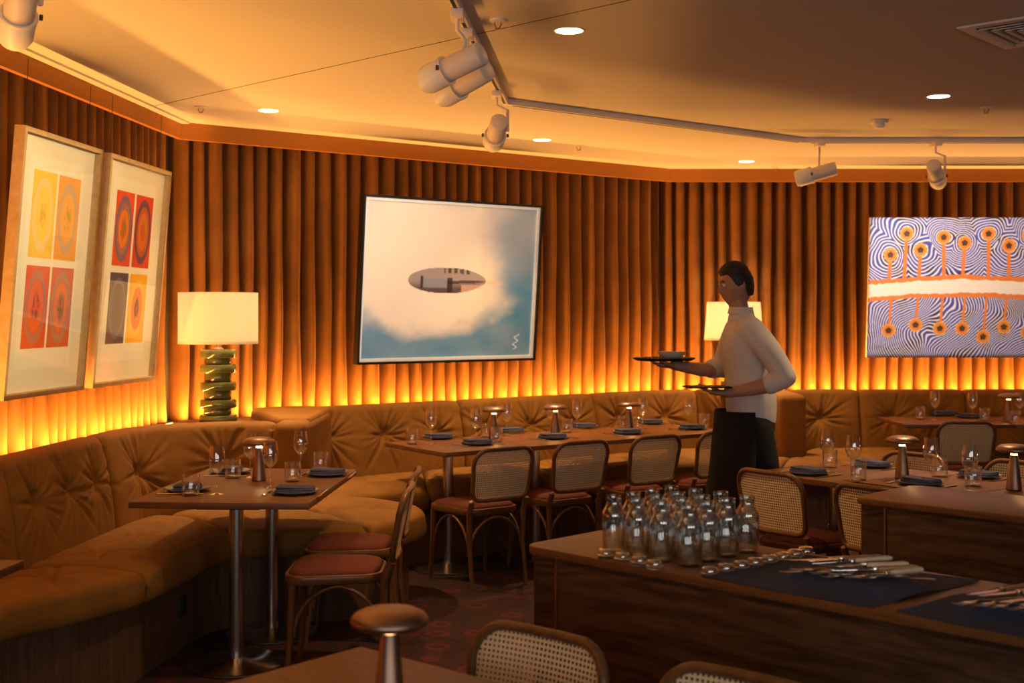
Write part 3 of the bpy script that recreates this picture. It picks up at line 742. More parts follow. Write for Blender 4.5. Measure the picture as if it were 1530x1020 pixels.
for k in range(7):
    p = at(1222 + 19 * k, 852 + 2.4 * k + rr_.uniform(-4, 3), base_z); fork(p[0], p[1], base_z + .004 * (k % 3) - .002, math.radians(8 + rr_.uniform(-20, 22)), 'steel fork on the cloth beside the lids, %s counted along the pile' % ordn[k], 'forks on the navy cloths')
for k in range(4):
    p = at(1500 + 26 * k, 884 + 6 * k, base_z + .01); hm = 'horn' if k % 2 == 0 else 'ivory'
    knife(p[0], p[1], base_z + .008 + .004 * (k % 2), math.radians(20 + rr_.uniform(-9, 12)), ('cream' if hm == 'ivory' else 'tan') + '-handled knife on the cloth at the right edge, %s from left' % ordn[k], hm, 'knives on the navy cloths')
for k in range(5):
    p = at(1478 + 26 * k, 900 + 3 * k, base_z); fork(p[0], p[1], base_z + .003 * (k % 2), math.radians(15 + rr_.uniform(-15, 15)), 'steel fork on the cloth at the right edge, %s from left' % ordn[k], 'forks on the navy cloths')

# ------------------------------------------------------------------ tableware
ZT = .75
def make_plate():
    t = empty('dinner_plate')
    lathe('plate_body', [(0, .004), (.06, .004), (.065, .007), (.102, .016), (.105, .018), (.104, .014), (.07, .003), (.06, 0), (0, 0)], M['plate'], t, 40)
    return t
def make_napkin():
    t = empty('folded_napkin')
    # folded linen: rounded roll of three layers
    for k, (zz, sx, sy, oy) in enumerate(((.006, .170, .100, 0), (.0165, .166, .094, .001), (.027, .160, .086, .002))):
        n = 16; V = []; F = []
        bm = bmesh.new(); bm_box(bm, (0, oy, zz), (sx, sy, .0105), bev=.0048, seg=3)
        for v in bm.verts:
            v.co.z += .004 * math.sin(v.co.x * 22 + k) * (1 if zz > .01 else .3) - .0015 * k * abs(v.co.x) / .08
        bmobj('fold', bm, M['napkin'], t, angle=60)
    return t
def make_wine():
    t = empty('wine_glass')
    pr = [(.033, .0), (.034, .0015), (.02, .004), (.006, .007), (.0035, .012), (.0032, .085), (.006, .092), (.016, .100), (.029, .115), (.0365, .135), (.038, .150), (.036, .172), (.0325, .196), (.030, .215)]
    lathe('bowl', pr + [(.0292, .215), (.0318, .196), (.0352, .172), (.0372, .150), (.0357, .135), (.0285, .117), (.016, .103), (.004, .096), (0, .0955)], M['glass'], t, 32)
    return t
def make_tumbler():
    t = empty('water_tumbler')
    lathe('glass_wall', [(0, 0), (.036, 0), (.038, .003), (.0395, .092), (.0385, .093), (.037, .091), (.0358, .014), (.030, .010), (0, .010)], M['glass'], t, 32)
    return t
def make_lamp():
    t = empty('mushroom_lamp')
    lathe('stem', [(0, 0), (.034, 0), (.0355, .003), (.0350, .008), (.0175, .158), (.0165, .160), (0, .160)], M['bronze'], t, 36)
    lathe('light_ring', [(0, .1602), (.0150, .1602), (.0150, .1665), (0, .1665)], M['bulb'], t, 24)
    lathe('cap', [(0, .2105), (.03, .210), (.055, .2065), (.072, .198), (.079, .187), (.078, .1795), (.072, .1755), (.05, .1735), (.02, .173), (0, .173)], M['bronze'], t, 48)
    lathe('neck', [(.006, .160), (.006, .174), (0, .174)], M['bronze'], t, 12)
    return t
def put(kind, px, py, where, z=ZT, rz=0):
    p = at(px, py, z)
    mk, lab, cat, grp = {
        'plate': (make_plate, 'grey plate under a napkin, ', 'plate', 'grey plates on the tables'),
        'napkin': (make_napkin, 'folded navy napkin, ', 'napkin', 'navy napkins on the plates'),
        'wine': (make_wine, 'clear stemmed wine glass ', 'wine glass', 'wine glasses on the tables'),
        'tumbler': (make_tumbler, 'clear straight water tumbler ', 'tumbler', 'water tumblers on the tables'),
        'lamp': (make_lamp, 'bronze mushroom-shaped table lamp ', 'lamp', 'mushroom table lamps')}[kind]
    o = placed(kind, mk, (p[0], p[1], z), rz, lab + where, cat, grp)
    if kind == 'lamp':
        l = bpy.data.lights.new('lamp_glow', 'POINT'); l.energy = .35; l.color = (1, .55, .22); l.shadow_soft_size = .012
        lo = bpy.data.objects.new('lamp_glow', l); lo.location = (p[0] + .024, p[1] - .0, z + .1695); link(lo); l.shadow_soft_size = .003
    return o
def setting(px, py, where, ang, cut=True):
    """plate, napkin and a fork and knife; ang = direction across the diner"""
    x, y = at(px, py, ZT)
    put('plate', px, py, where)
    o = placed('napkin', make_napkin, (x, y, ZT + .0045), ang, 'folded navy napkin, ' + where, 'napkin', 'navy napkins on the plates')
    if cut:
        dx, dy = math.cos(ang), math.sin(ang)
        fork(x - dx * .125, y - dy * .125, ZT, ang + PI / 2, 'steel fork, ' + where, 'forks on the tables')
        placed('tknife', make_tknife, (x + dx * .125, y + dy * .125, ZT), ang + PI / 2, 'steel table knife, ' + where, 'knife', 'table knives')
def make_tknife():
    t = empty('table_knife')
    tube('handle', [(.0, 0, .004), (.05, 0, .0045), (.10, 0, .0045)], [.0045, .006, .0065], M['cutlery'], t, 8, flat=.55)
    bm = bmesh.new(); bm_box(bm, (-.055, 0, .004), (.11, .014, .0015), bev=.0006); bmobj('blade', bm, M['cutlery'], t)
    return t
T1 = ' of the left booth table'
setting(280, 733, 'front left place' + T1, PI / 2 + .0); setting(344, 707, 'back left place' + T1, PI / 2)
setting(441, 737, 'front right place' + T1, -.02); setting(489, 710, 'back right place' + T1, -.02)
put('wine', 324, 738, 'standing by the front edge' + T1); put('wine', 404, 728, 'in front of the lamp on the left booth table')
put('wine', 374, 713, 'half hidden behind the lamp on the left booth table'); put('wine', 449, 707, 'at the back right place' + T1)
put('tumbler', 285, 740, 'at the front left place' + T1); put('tumbler', 348, 714, 'at the back left place' + T1)
put('tumbler', 437, 719, 'behind the front right plate' + T1); put('tumbler', 479, 702, 'behind the back right plate' + T1)
put('lamp', 387, 718, 'on the left booth table')
T2 = ' of the long row'
for i, (x, y) in enumerate(((713, 664), (826, 655), (938, 648), (1034, 641))): setting(x, y, '%s place from the left chair side' % ordn[i] + T2, r2)
for i, (x, y) in enumerate(((655, 655), (763, 646), (872, 639), (972, 633))): setting(x, y, '%s place from the left bench side' % ordn[i] + T2, r2, cut=i < 2)
for i, (x, y) in enumerate(((644, 663), (711, 664.7 - 0.5), (757, 652), (823, 648), (862, 646), (960, 641), (1029, 641))): put('wine', x, y - (1 if i else 0), '%s from the left' % ordn[i] + T2)
for i, (x, y) in enumerate(((616, 663), (727, 653), (742, 660), (847, 646), (931, 641), (953, 643), (1052, 637))): put('tumbler', x, y, '%s from the left' % ordn[i] + T2)
for i, (x, y) in enumerate(((738, 655.5), (830, 651), (940, 645))): put('lamp', x, y, '%s from the left' % ordn[i] + T2)
T3 = ' of the right table row'
setting(1207, 708, 'near side far end' + T3, r3 - PI / 2); setting(1303, 697, 'far side far end' + T3, r3 - PI / 2)
setting(1376, 724, 'near side next to the lamp' + T3, r3 - PI / 2); setting(1462, 713, 'far side middle' + T3, r3 - PI / 2)
put('wine', 1236, 705, 'standing farthest left' + T3); put('wine', 1275, 716, 'second from left' + T3); put('wine', 1391, 721.5, 'just right of the first lamp' + T3); put('wine', 1449, 734, 'behind the rear sideboard in the middle' + T3)
put('tumbler', 1240, 698, 'farthest left, behind a wine glass' + T3); put('tumbler', 1283, 716, 'at the far end, before a napkin' + T3); put('tumbler', 1404, 712, 'just right of the first lamp' + T3); put('tumbler', 1454, 726, 'before the far side middle napkin' + T3)
put('lamp', 1348, 715, 'on the right row, the farther of its two'); put('lamp', 1515, 732, 'on the right row near the right picture edge')
T4 = ' on the table below the blue painting'
setting(1412, 620, 'left place' + T4, 0, False); setting(1449, 624, 'front place' + T4, 0, False)
put('wine', 1397, 627, 'left one' + T4); put('wine', 1453, 629, 'right one' + T4); put('tumbler', 1375, 626, 'left one' + T4); put('tumbler', 1471, 628, 'right one' + T4)
put('lamp', 1507, 629, 'at the gap between the two tables below the blue painting'); put('wine', 1524, 628, 'at the right picture edge below the blue painting'); put('tumbler', 1517, 632, 'beside the lamp below the blue painting')
p = (-.246, 2.49); o = placed('lamp', make_lamp, (p[0], p[1], ZT), 0, 'large-looking bronze mushroom lamp in the closest foreground on the brown table', 'lamp', 'mushroom table lamps')

# ------------------------------------------------------------------ shaded lamps
def shaded_lamp(x, y, z, label, taper=0.0):
    t = tag(empty('table_lamp', (x, y, z)), label, 'lamp')
    pr = [(0, 0), (.095, 0)]
    zc = 0
    seq = [(.112, .050), (.078, .042), (.108, .050), (.078, .055), (.108, .050), (.078, .055), (.108, .050), (.078, .040), (.108, .050)]
    for (r, h) in seq:
        rr2 = .008; pr += [(r - .006, zc), (r, zc + rr2), (r, zc + h - rr2), (r - .006, zc + h)]; zc += h
    pr += [(0, zc)]
    lathe('lamp_body', pr, M['green'], t, 40)
    lathe('lamp_neck', [(.03, zc), (.03, zc + .006), (.012, zc + .012), (.012, zc + .06), (0, zc + .06)], M['brass'], t, 16)
    z0 = zc + .035; z1 = z0 + .305; rb_, rt_ = .235, .235 - taper
    shd = lathe('lamp_shade', [(rb_, z0), (rt_, z1), (rt_ - .003, z1), (rb_ - .003, z0)], M['shade'], t, 56, closed=True)
    lathe('shade_rim', [(rb_ + .001, z0 - .001), (rb_ + .001, z0 + .014), (rb_ - .0035, z0 + .014), (rb_ - .0035, z0 - .001)], M['cream'], shd, 56, closed=True)
    l = bpy.data.lights.new('lamp_bulb', 'POINT'); l.energy = 4.6; l.color = (1, .78, .52); l.shadow_soft_size = .04
    lo = bpy.data.objects.new('lamp_bulb', l); lo.location = (x, y, z + z0 + .14); link(lo)
    return t
shaded_lamp(-1.765, 7.44, .90, 'table lamp with stacked green glazed rings and cream drum shade in the booth corner')
shaded_lamp(1.79, 9.98 + .02, .87, 'table lamp with cream tapered shade glowing behind the waiter', .022)

# ------------------------------------------------------------------ artworks
def painted_grid(name, w, h, nx, ny, colfn, mat, parent, M4, edge_th=0):
    us = np.linspace(-w / 2, w / 2, nx + 1); vs = np.linspace(0, h, ny + 1)
    U, Vv = np.meshgrid(us, vs, indexing='ij'); col = colfn(U / w + .5, Vv / h)     # (nx+1,ny+1,3) linear
    pts = np.stack([U, np.zeros_like(U), Vv], -1).reshape(-1, 3)
    o = pyobj(name, pts, [f[::-1] for f in grid_faces(nx + 1, ny + 1)], mat, parent, smooth=False)
    ca_ = o.data.color_attributes.new('paint', 'FLOAT_COLOR', 'POINT')
    ca_.data.foreach_set('color', np.concatenate([col.reshape(-1, 3), np.ones((col.shape[0] * col.shape[1], 1))], 1).astype(np.float32).ravel())
    o.matrix_local = M4; return o
def lin(c): c = np.array(c, float) / 255; return np.where(c < .04, c / 12.9, ((c + .055) / 1.055) ** 2.4)
def noise2(U, V, seed, sc=4, oct_=4):
    r = np.random.default_rng(seed); out = 0; amp = 1
    for o in range(oct_):
        n = int(sc * 2 ** o) + 2; g = r.uniform(-1, 1, (n + 1, n + 1)); x = np.clip(U, 0, .9999) * (n - 1); y = np.clip(V, 0, .9999) * (n - 1)
        i = x.astype(int); j = y.astype(int); fx = x - i; fy = y - j; fx = fx * fx * (3 - 2 * fx); fy = fy * fy * (3 - 2 * fy)
        out = out + amp * ((g[i, j] * (1 - fx) + g[i + 1, j] * fx) * (1 - fy) + (g[i, j + 1] * (1 - fx) + g[i + 1, j + 1] * fx) * fy); amp *= .5
    return out
def mixc(a, b, t): return a * (1 - t[..., None]) + b * t[..., None]
def frame_root(name, bl, br, lean, H, label, cat, grp=None):
    """root at the middle of the bottom edge; local X along the wall, local Z up the leaning picture, local -Y out into the room"""
    bl = np.array(bl); br = np.array(br); d = (br[:2] - bl[:2]); w = np.linalg.norm(d); d /= w
    X = Vector((d[0], d[1], 0)); n = Vector((d[1], -d[0], 0)); Z = (n * lean + Vector((0, 0, 1)) * math.sqrt(H * H - lean * lean)).normalized(); Y = Z.cross(X)
    t = tag(empty(name), label, cat, grp); c = (bl + br) / 2
    t.matrix_world = Matrix.Translation((c[0], c[1], c[2])) @ Matrix((X, Y, Z)).transposed().to_4x4()
    return t, w
def moulding(t, w, h, fw, fd, mat, name='picture_frame'):
    bm = bmesh.new()
    bm_box(bm, (0, 0, fw / 2), (w, fd, fw)); bm_box(bm, (0, 0, h - fw / 2), (w, fd, fw))
    for s in (-1, 1): bm_box(bm, (s * (w / 2 - fw / 2), 0, h / 2), (fw, fd, h - 2 * fw + .001))
    return bmobj(name, bm, mat, t)
I4 = Matrix.Identity(4)
def T4m(x, y, z): return Matrix.Translation((x, y, z))
def ring_print(cells):
    def f(U, V):
        base = np.ones(U.shape + (3,)) * lin((238, 222, 190)); 
        mat_ = (U > .14) & (U < .86) & (V > .09) & (V < .93); base[mat_] = lin((243, 230, 200))
        for (u0, u1, v0, v1, bg, rings, ctr, sd) in cells:
            m = (U > u0) & (U < u1) & (V > v0) & (V < v1); col = np.ones(U.shape + (3,)) * lin(bg)
            cu, cv = (u0 + u1) / 2, (v0 + v1) / 2; r = np.sqrt(((U - cu) / (u1 - u0)) ** 2 + ((V - cv) / (v1 - v0)) ** 2)
            for (r0, r1, c) in rings:
                k = smoothstep((r - r0) / .02) * (1 - smoothstep((r - r1) / .02)); col = mixc(col, lin(c), k)
            nn = noise2(U * 3 % 1, V * 3 % 1, sd, 9, 3); k = (np.exp(-(r / .17) ** 4) * (nn > .1)); col = mixc(col, lin(ctr), k * .85)
            base[m] = col[m]
        # small pencil marks under the image
        k = (V > .105) & (V < .115) & (noise2(U, V, 5, 40, 1) > .4) & (((U > .2) & (U < .3)) | ((U > .7) & (U < .8))); base[k] = lin((150, 130, 105))
        return base
    return f
a_cells = [(.20, .50, .53, .87, (247, 198, 45), [(.30, .42, (240, 205, 120)), (.12, .30, (250, 205, 60))], (225, 170, 40), 1),
           (.53, .83, .53, .87, (240, 160, 50), [(.30, .42, (205, 165, 120)), (.12, .30, (245, 170, 60))], (190, 150, 40), 2),
           (.20, .50, .17, .50, (224, 84, 30), [(.32, .44, (190, 115, 85)), (.15, .3, (235, 105, 35))], (120, 70, 30), 3),
           (.53, .83, .17, .50, (215, 95, 45), [(.32, .44, (185, 125, 95)), (.15, .3, (228, 120, 55))], (110, 100, 50), 4)]
b_cells = [(.20, .50, .53, .87, (228, 72, 22), [(.34, .44, (130, 95, 110)), (.25, .34, (165, 110, 90)), (.12, .25, (240, 120, 30))], (140, 120, 20), 5),
           (.53, .83, .53, .87, (222, 62, 20), [(.34, .44, (105, 60, 85)), (.25, .34, (190, 90, 40)), (.12, .25, (225, 110, 35))], (150, 135, 25), 6),
           (.20, .50, .17, .50, (68, 66, 78), [(.33, .42, (100, 100, 112)), (.2, .33, (80, 72, 76))], (40, 28, 22), 7),
           (.53, .83, .17, .50, (246, 176, 20), [(.30, .40, (250, 190, 50)), (.12, .30, (240, 120, 25)), (0, .12, (120, 45, 15))], (60, 30, 15), 8)]
Hf = 1.19; PIC = []
for (ya, yb, cells, lab) in ((5.325, 6.135, a_cells, 'oak-framed print of yellow and orange ringed squares, the nearer of the tilted pair'),
                             (6.235, 7.085, b_cells, 'oak-framed print of four red, grey and yellow ringed squares, hung next to the lamp')):
    t, w = frame_root('framed_print', (WL(ya) + .02, ya, 1.18), (WL(yb) + .02, yb, 1.18), .10, Hf, lab, 'picture', 'tilted ring prints on the left wall')
    moulding(t, w, Hf, .022, .05, M['gold_wood']); PIC.append((t, w, Hf))
    painted_grid('print', w - .04, Hf - .04, 190, 260, ring_print(cells), M['paint'], t, T4m(0, .008, .02))
    box('backing_board', (0, .02, Hf / 2), (w - .03, .008, Hf - .03), M['gold_wood'], t)
    box('glass_pane', (0, -.012, Hf / 2), (w - .044, .002, Hf - .044), M['pane'], t)
    for s in (-1, 1): tube('hanging_wire', [(s * w * .4, .02, Hf - .02), (s * w * .4, .03, Hf + .30)], .0015, M['dark'], t, 5)

def airship(U, V):
    n = noise2(U, V, 21, 3, 5); n2_ = noise2(U, V, 22, 5, 5)
    cream = lin((246, 222, 188)); warm = lin((250, 226, 196)); blue = lin((72, 132, 160)); grey = lin((180, 178, 172))
    # pale cloud above and left, blue below and to the right
    k = smoothstep((.34 - V + .12 * n + .35 * np.clip(U - .62, 0, 1) * 2.0 * (V < .62)) / .22)
    k = np.maximum(k, smoothstep((U - .60 + .09 * n - .10 * (1 - V)) / .30) * (.62 + .35 * np.exp(-((V - .42) / .25) ** 2)))
    k = np.clip(k, 0, 1) * (.92 + .08 * n2_.clip(-1, 1))
    col = mixc(np.ones(U.shape + (3,)) * cream, grey, smoothstep((V - .7) / .4) * .45 * (.6 + .4 * n2_.clip(-1, 1)))
    col = mixc(col, blue, np.clip(k, 0, 1))
    col = mixc(col, warm, np.exp(-((U - .38) / .22) ** 2 - ((V - .33 + .05 * n2_) / .13) ** 2) * .7)
    # hull
    x = (U - .475) / .228; y = (V - .505) / (.084 - .018 * np.clip(x, 0, 1) ** 2)
    hull = (np.abs(x) < 1) & (np.abs(y) < np.sqrt(np.clip(1 - np.abs(x) ** 2.3, 0, 1)))
    hc = mixc(np.ones(U.shape + (3,)) * lin((170, 148, 132)), lin((96, 76, 68)), smoothstep((-y + .1) / .9))
    hc = mixc(hc, lin((60, 45, 42)), ((np.abs(y + .15 - .1 * x) < .12) & (x > -.1)).astype(float) * .85)
    hc = mixc(hc, lin((66, 48, 44)), ((y > .55) & (x > -.1) & (x < .6) & (np.sin(x * 40) > -.2)).astype(float) * .8)
    hc = mixc(hc, lin((150, 142, 138)), ((x > -.62) & (x < -.02) & (y < .15) & (y > -.55)).astype(float) * .9)
    hc = mixc(hc, lin((50, 36, 34)), (((x > -.02) & (x < .12) & (y < .2)) | ((x > -.7) & (x < -.62) & (y < .3) & (y > -.6))).astype(float) * .85)
    hc = mixc(hc, lin((226, 172, 140)), ((x > .35) & (y < -.35)).astype(float) * .7)
    col[hull] = hc[hull]
    fl = np.exp(-((U - .745) / .05) ** 2 - ((V - .495 + .1 * (U - .72)) / .012) ** 2); col = mixc(col, lin((250, 190, 140)), np.clip(fl, 0, 1) * .8)
    # white handwriting low on the right
    sg = (np.abs(U - .905 - .012 * np.sin(V * 140) - .15 * (V - .09)) < .004) & (V > .04) & (V < .15); col[sg] = lin((235, 240, 245))
    return col
cbl = np.array([-2.04, 7.65]) + CD * 1.197 + CN * .03; cbr = np.array([-2.04, 7.65]) + CD * 2.704 + CN * .03
t, w = frame_root('framed_photograph', (*cbl, 1.215), (*cbr, 1.215), .10, 1.145, 'black-framed photograph of a grey airship in pale clouds and blue sky, on the centre curtain', 'picture')
moulding(t, w, 1.145, .016, .06, M['black_frame']); PIC.append((t, w, 1.145))
moulding(t, w - .03, 1.115, .022, .03, M['cream'], 'inner_slip').location = (0, 0, .015)
painted_grid('photograph', w - .07, 1.145 - .07, 260, 200, airship, M['gloss_paint'], t, T4m(0, .004, .035))
box('backing_board', (0, .022, 1.145 / 2), (w - .03, .008, 1.115), M['black_frame'], t)
box('glass_pane', (0, -.022, 1.145 / 2), (w - .03, .002, 1.145 - .034), M['pane'], t)

PW, PH = 1.75, 1.13
flowers_t = [(.098, .735, .29), (.170, .885, .29), (.235, .77, .30), (.340, .86, .31), (.437, .82, .32), (.545, .885, .33), (.64, .80, .33), (.73, .87, .32), (.83, .80, .31), (.92, .86, .3)]
flowers_b = [(.098, .195, .40), (.222, .235, .41), (.335, .21, .42), (.437, .21, .42), (.535, .15, .42), (.63, .22, .42), (.74, .18, .41), (.85, .22, .41), (.94, .2, .4)]
def country(U, V):
    asp = PW / PH; X = U * asp
    n = noise2(U, V, 31, 4, 3); ctr = [(X - f[0] * asp, V - f[1]) for f in flowers_t + flowers_b]
    D = np.min(np.stack([np.sqrt(a * a + b * b) for a, b in ctr]), 0)
    # contour lines that wrap round the blossoms and drift across the field
    ph = np.where(V > .47, D * 320 + 14 * n, 320 * X + 48 * np.sin(V * 6.5 + 2.5 * X) + 16 * n + 70 * D)
    band = np.sin(ph); blue = lin((72, 78, 158)); dark = lin((58, 50, 92)); white = lin((238, 226, 220))
    col = mixc(np.ones(U.shape + (3,)) * blue, dark, (noise2(U, V, 33, 12, 2) > .3).astype(float))
    col = mixc(col, white, smoothstep((band - .08) / .5))
    og = lin((232, 128, 52)); og2 = lin((240, 160, 60)); br = lin((82, 58, 24)); cr = lin((248, 228, 200))
    mid = .475 + .035 * np.sin(U * 3.0 + .1) - .01 * n
    for (fx, fy, sw) in flowers_t: 
        k = (np.abs(U - fx - .02 * (V - fy) * (1 if int(fx * 100) % 2 else -1)) < .0085) & (V < fy) & (V > mid); col[k] = og
    for (fx, fy, sw) in flowers_b:
        k = (np.abs(U - fx + .04 * (V - fy) * -1) < .0065) & (V > fy) & (V < mid); col[k] = og
    rag = .006 * noise2(U, V, 35, 60, 1)
    k = np.abs(V - mid) < .078 + rag; col[k] = og; k = np.abs(V - mid) < .046 + rag; col[k] = cr
    for (fx, fy, s) in flowers_t + flowers_b:
        a = (U - fx) * asp; b = V - fy; r = np.sqrt(a * a + b * b); th = np.arctan2(b, a); R = .050 + .004 * np.sin(11 * th + fx * 50)
        col[r < R] = og2; col[r < .036] = og; col[r < .021 + .002 * np.sin(5 * th)] = br
    return col
t, w = frame_root('picture_canvas', (2.87, 10.04, 1.205), (2.87 + PW, 10.04, 1.205), .10, PH, 'blue and white line painting with an orange stem and ringed blossoms on the right curtain', 'painting')
painted_grid('canvas', PW, PH, 620, 400, country, M['paint'], t, T4m(0, -.0185, 0))
PIC.append((t, PW, PH))
box('stretcher', (0, 0, PH / 2), (PW, .036, PH), M['cream'], t, bev=.003)

# ------------------------------------------------------------------ ceiling fittings
def track(a, b, label):
    a = np.array(a); b = np.array(b); d = (b - a) / np.linalg.norm(b - a); n = np.array([-d[1], d[0]]) * .018
    t = tag(empty('light_track', (0, 0, 0)), label, 'light track', 'pale lighting tracks on the ceiling')
    prism('rail', [a - n, b - n, b + n, a + n], 2.705, 2.74, M['white_metal'], t, bev=.003)
    prism('slot', [a + d * .05 - n * .35, b - d * .05 - n * .35, b - d * .05 + n * .35, a + d * .05 + n * .35], 2.7035, 2.706, M['dark'], t)
TA, TB, TC_, TD = (-.30, 3.6), (-.037, 6.82), (1.96, 8.34), (5.2, 8.34)
track(TA, TB, 'pale ceiling track running towards the camera with the twin spotlights'); track(TB, TC_, 'pale ceiling track in the middle, running slanted without spotlights'); track(TC_, TD, 'pale ceiling track on the right, parallel to the right wall')
track((-1.62, 2.6), (-1.48, 4.2), 'pale ceiling track above the top left picture corner')
def spotlight(x, y, target, label, power, size=26, frame=None, zc=2.50, col=(1, .80, .58)):
    t = tag(empty('track_spotlight', (x, y, 0)), label, 'spotlight', 'pale track spotlights')
    d = (Vector(target) - Vector((x, y, zc))).normalized(); R = d.to_track_quat('Z', 'Y').to_matrix().to_4x4()
    side = d.cross(Vector((0, 0, 1))).normalized()
    box('track_adapter', (0, 0, 2.69), (.05, .12, .03), M['white_metal'], t, bev=.004)
    s = side * .058
    tube('bracket', [(0, 0, 2.69), (0, 0, 2.635), (s.x, s.y, 2.61), (s.x, s.y, zc)], .0085, M['white_metal'], t, 8)
    c = (0, 0, zc)
    hs_ = lathe('lamp_housing', [(0, -.115), (.040, -.115), (.047, -.108), (.047, .05), (0, .05)], M['white_metal'], t, 28, c, R=R)
    lathe('lens_hood', [(0, .118), (.044, .118), (.044, .16), (.047, .16), (.056, .135), (.056, .055), (.052, .05), (0, .05)], M['white_lens'], hs_, 28, c, R=R)
    lathe('collar', [(.050, .046), (.0585, .046), (.0585, .058), (.050, .058)], M['white_plastic'], hs_, 28, c, closed=True, R=R)
    for sg in (-1, 1):
        v_ = R.to_3x3() @ Vector((sg * .066, 0, .052)); o = lathe('screw', [(0, -.008), (.006, -.008), (.006, .01), (0, .01)], M['dark_lens'], hs_, 8, (v_.x, v_.y, v_.z + zc))
    if power:
        l = bpy.data.lights.new('spot_beam', 'SPOT'); l.energy = power; l.spot_size = math.radians(size); l.spot_blend = .5; l.color = col; l.shadow_soft_size = .012
        o = link(bpy.data.objects.new('spot_beam', l)); p_ = Vector((x, y, zc)) + d * .175; o.location = p_; o.rotation_euler = (-d).to_track_quat('Z', 'Y').to_euler()
        if frame is not None:                        # framing shutters: the beam is cut to the rectangle of the picture it serves
            bpy.context.view_layer.update(); Mw = frame[0].matrix_world; w, h = frame[1], frame[2]
            X = Mw.col[0].to_3d().normalized(); Z = Mw.col[2].to_3d().normalized(); Nn = X.cross(Z).normalized(); O = Mw.translation + Z * h / 2
            A = Nn * ((p_ - O).dot(X)) + X * ((O - p_).dot(Nn)); B_ = Nn * ((p_ - O).dot(Z)) + Z * ((O - p_).dot(Nn))
            l.use_nodes = True; nt = l.node_tree; em = [n for n in nt.nodes if n.type == 'EMISSION'][0]; g = nt.nodes.new('ShaderNodeNewGeometry'); L = nt.links.new
            def dot(v):
                q = nt.nodes.new('ShaderNodeVectorMath'); q.operation = 'DOT_PRODUCT'; q.inputs[1].default_value = v; L(g.outputs['Incoming'], q.inputs[0]); return q.outputs['Value']
            def m(op, a, b, c=None):
                q = nt.nodes.new('ShaderNodeMath'); q.operation = op
                for k, v in enumerate((a, b, c)):
                    if v is None: continue
                    if isinstance(v, (int, float)): q.inputs[k].default_value = v
                    else: L(v, q.inputs[k])
                return q
            den = dot(Nn); out = None
            for vec, hw in ((A, w / 2), (B_, h / 2)):
                u = m('ABSOLUTE', m('DIVIDE', dot(vec), den).outputs[0], 0).outputs[0]
                e = m('MULTIPLY', m('SUBTRACT', hw + .004, u).outputs[0], 60.0); e.use_clamp = True; out = e.outputs[0] if out is None else m('MULTIPLY', out, e.outputs[0]).outputs[0]
            L(out, em.inputs['Strength'])
SPOTK = 1.0
spotlight(-.209, 4.72, (-2.13, 5.73, 1.77), 'pale track spotlight, nearer of the twin pointing at the tilted prints', 165 * SPOTK, 50, PIC[0], col=(1, .84, .48))
spotlight(-.183, 5.04, (-2.04, 6.66, 1.77), 'pale track spotlight, farther of the twin pointing at the tilted prints', 175 * SPOTK, 50, PIC[1], col=(1, .84, .48))
spotlight(-.080, 6.42, (-.44, 8.76, 1.78), 'pale track spotlight hanging at the bend of the track before the airship picture', 170 * SPOTK, 60, PIC[2], col=(1, .95, .88))
spotlight(2.06, 8.30, (-.25, 8.78, 1.9), 'pale track spotlight pointing left on the right track', 0)
spotlight(2.84, 8.30, (3.70, 10.0, 1.76), 'pale track spotlight on the right track nearest the blue painting', 135 * SPOTK, 75, PIC[3], col=(1, .92, .86))
spotlight(-1.50, 3.78, (-2.2, 5.0, 1.6), 'pale track spotlight cut off at the top left picture corner', 0)
def downlight(x, y, label, r=.058, power=14):
    t = tag(empty('downlight', (x, y, 2.74)), label, 'ceiling light', 'round recessed downlights')
    lathe('lamp_ring', [(r, -.001), (r + .008, -.003), (r + .008, .0), (r, .004)], M['white_plastic'], t, 32, closed=True)
    lathe('diffuser', [(0, -.002), (r, -.002), (r, 0.0), (0, 0.0)], M['downlight'], t, 32)
    area('downlight_beam', (x, y, 2.733), .10, .10, power, (1, .62, .30), (0, 0, 0), 'DISK', math.radians(85))
downlight(.239, 5.19, 'round recessed downlight, largest, near the twin spotlights'); downlight(-1.42, 7.22, 'round recessed downlight above the green lamp')
downlight(.205, 8.43, 'round recessed downlight above the airship picture'); downlight(2.325, 6.75, 'round recessed downlight near the smoke detector'); downlight(1.82, 9.61, 'round recessed downlight farthest back near the right corner')
def sprinkler(x, y, label):
    t = tag(empty('fire_sprinkler', (x, y, 2.74)), label, 'sprinkler', 'ceiling fire sprinklers')
    lathe('rose', [(0, 0), (.036, 0), (.034, -.006), (.012, -.009), (0, -.009)], M['white_plastic'], t, 24)
    tube('frame_arm', [(.012, 0, -.008), (.014, 0, -.02), (.004, 0, -.034)], .0025, M['brass'], t, 6); tube('frame_arm', [(-.012, 0, -.008), (-.014, 0, -.02), (-.004, 0, -.034)], .0025, M['brass'], t, 6)
    lathe('deflector', [(0, -.034), (.012, -.034), (.012, -.037), (0, -.037)], M['brass'], t, 16)
sprinkler(-.057, 5.0, 'small fire sprinkler beside the light track'); sprinkler(2.72, 7.10, 'small fire sprinkler right of the smoke detector'); sprinkler(-1.78, 7.08, 'small fire sprinkler in the bright left ceiling corner'); sprinkler(.47, 8.70, 'small fire sprinkler above the centre curtain'); sprinkler(2.11, 9.92, 'small fire sprinkler farthest back, above the waiter')
t = tag(empty('smoke_detector', (2.25, 7.59, 2.74)), 'white round smoke detector on the ceiling', 'smoke detector')
lathe('detector_base', [(0, 0), (.055, 0), (.055, -.016), (.048, -.022), (0, -.022)], M['white_plastic'], t, 32)
lathe('detector_head', [(0, -.022), (.036, -.022), (.034, -.040), (.026, -.048), (0, -.048)], M['white_lens'], t, 32)
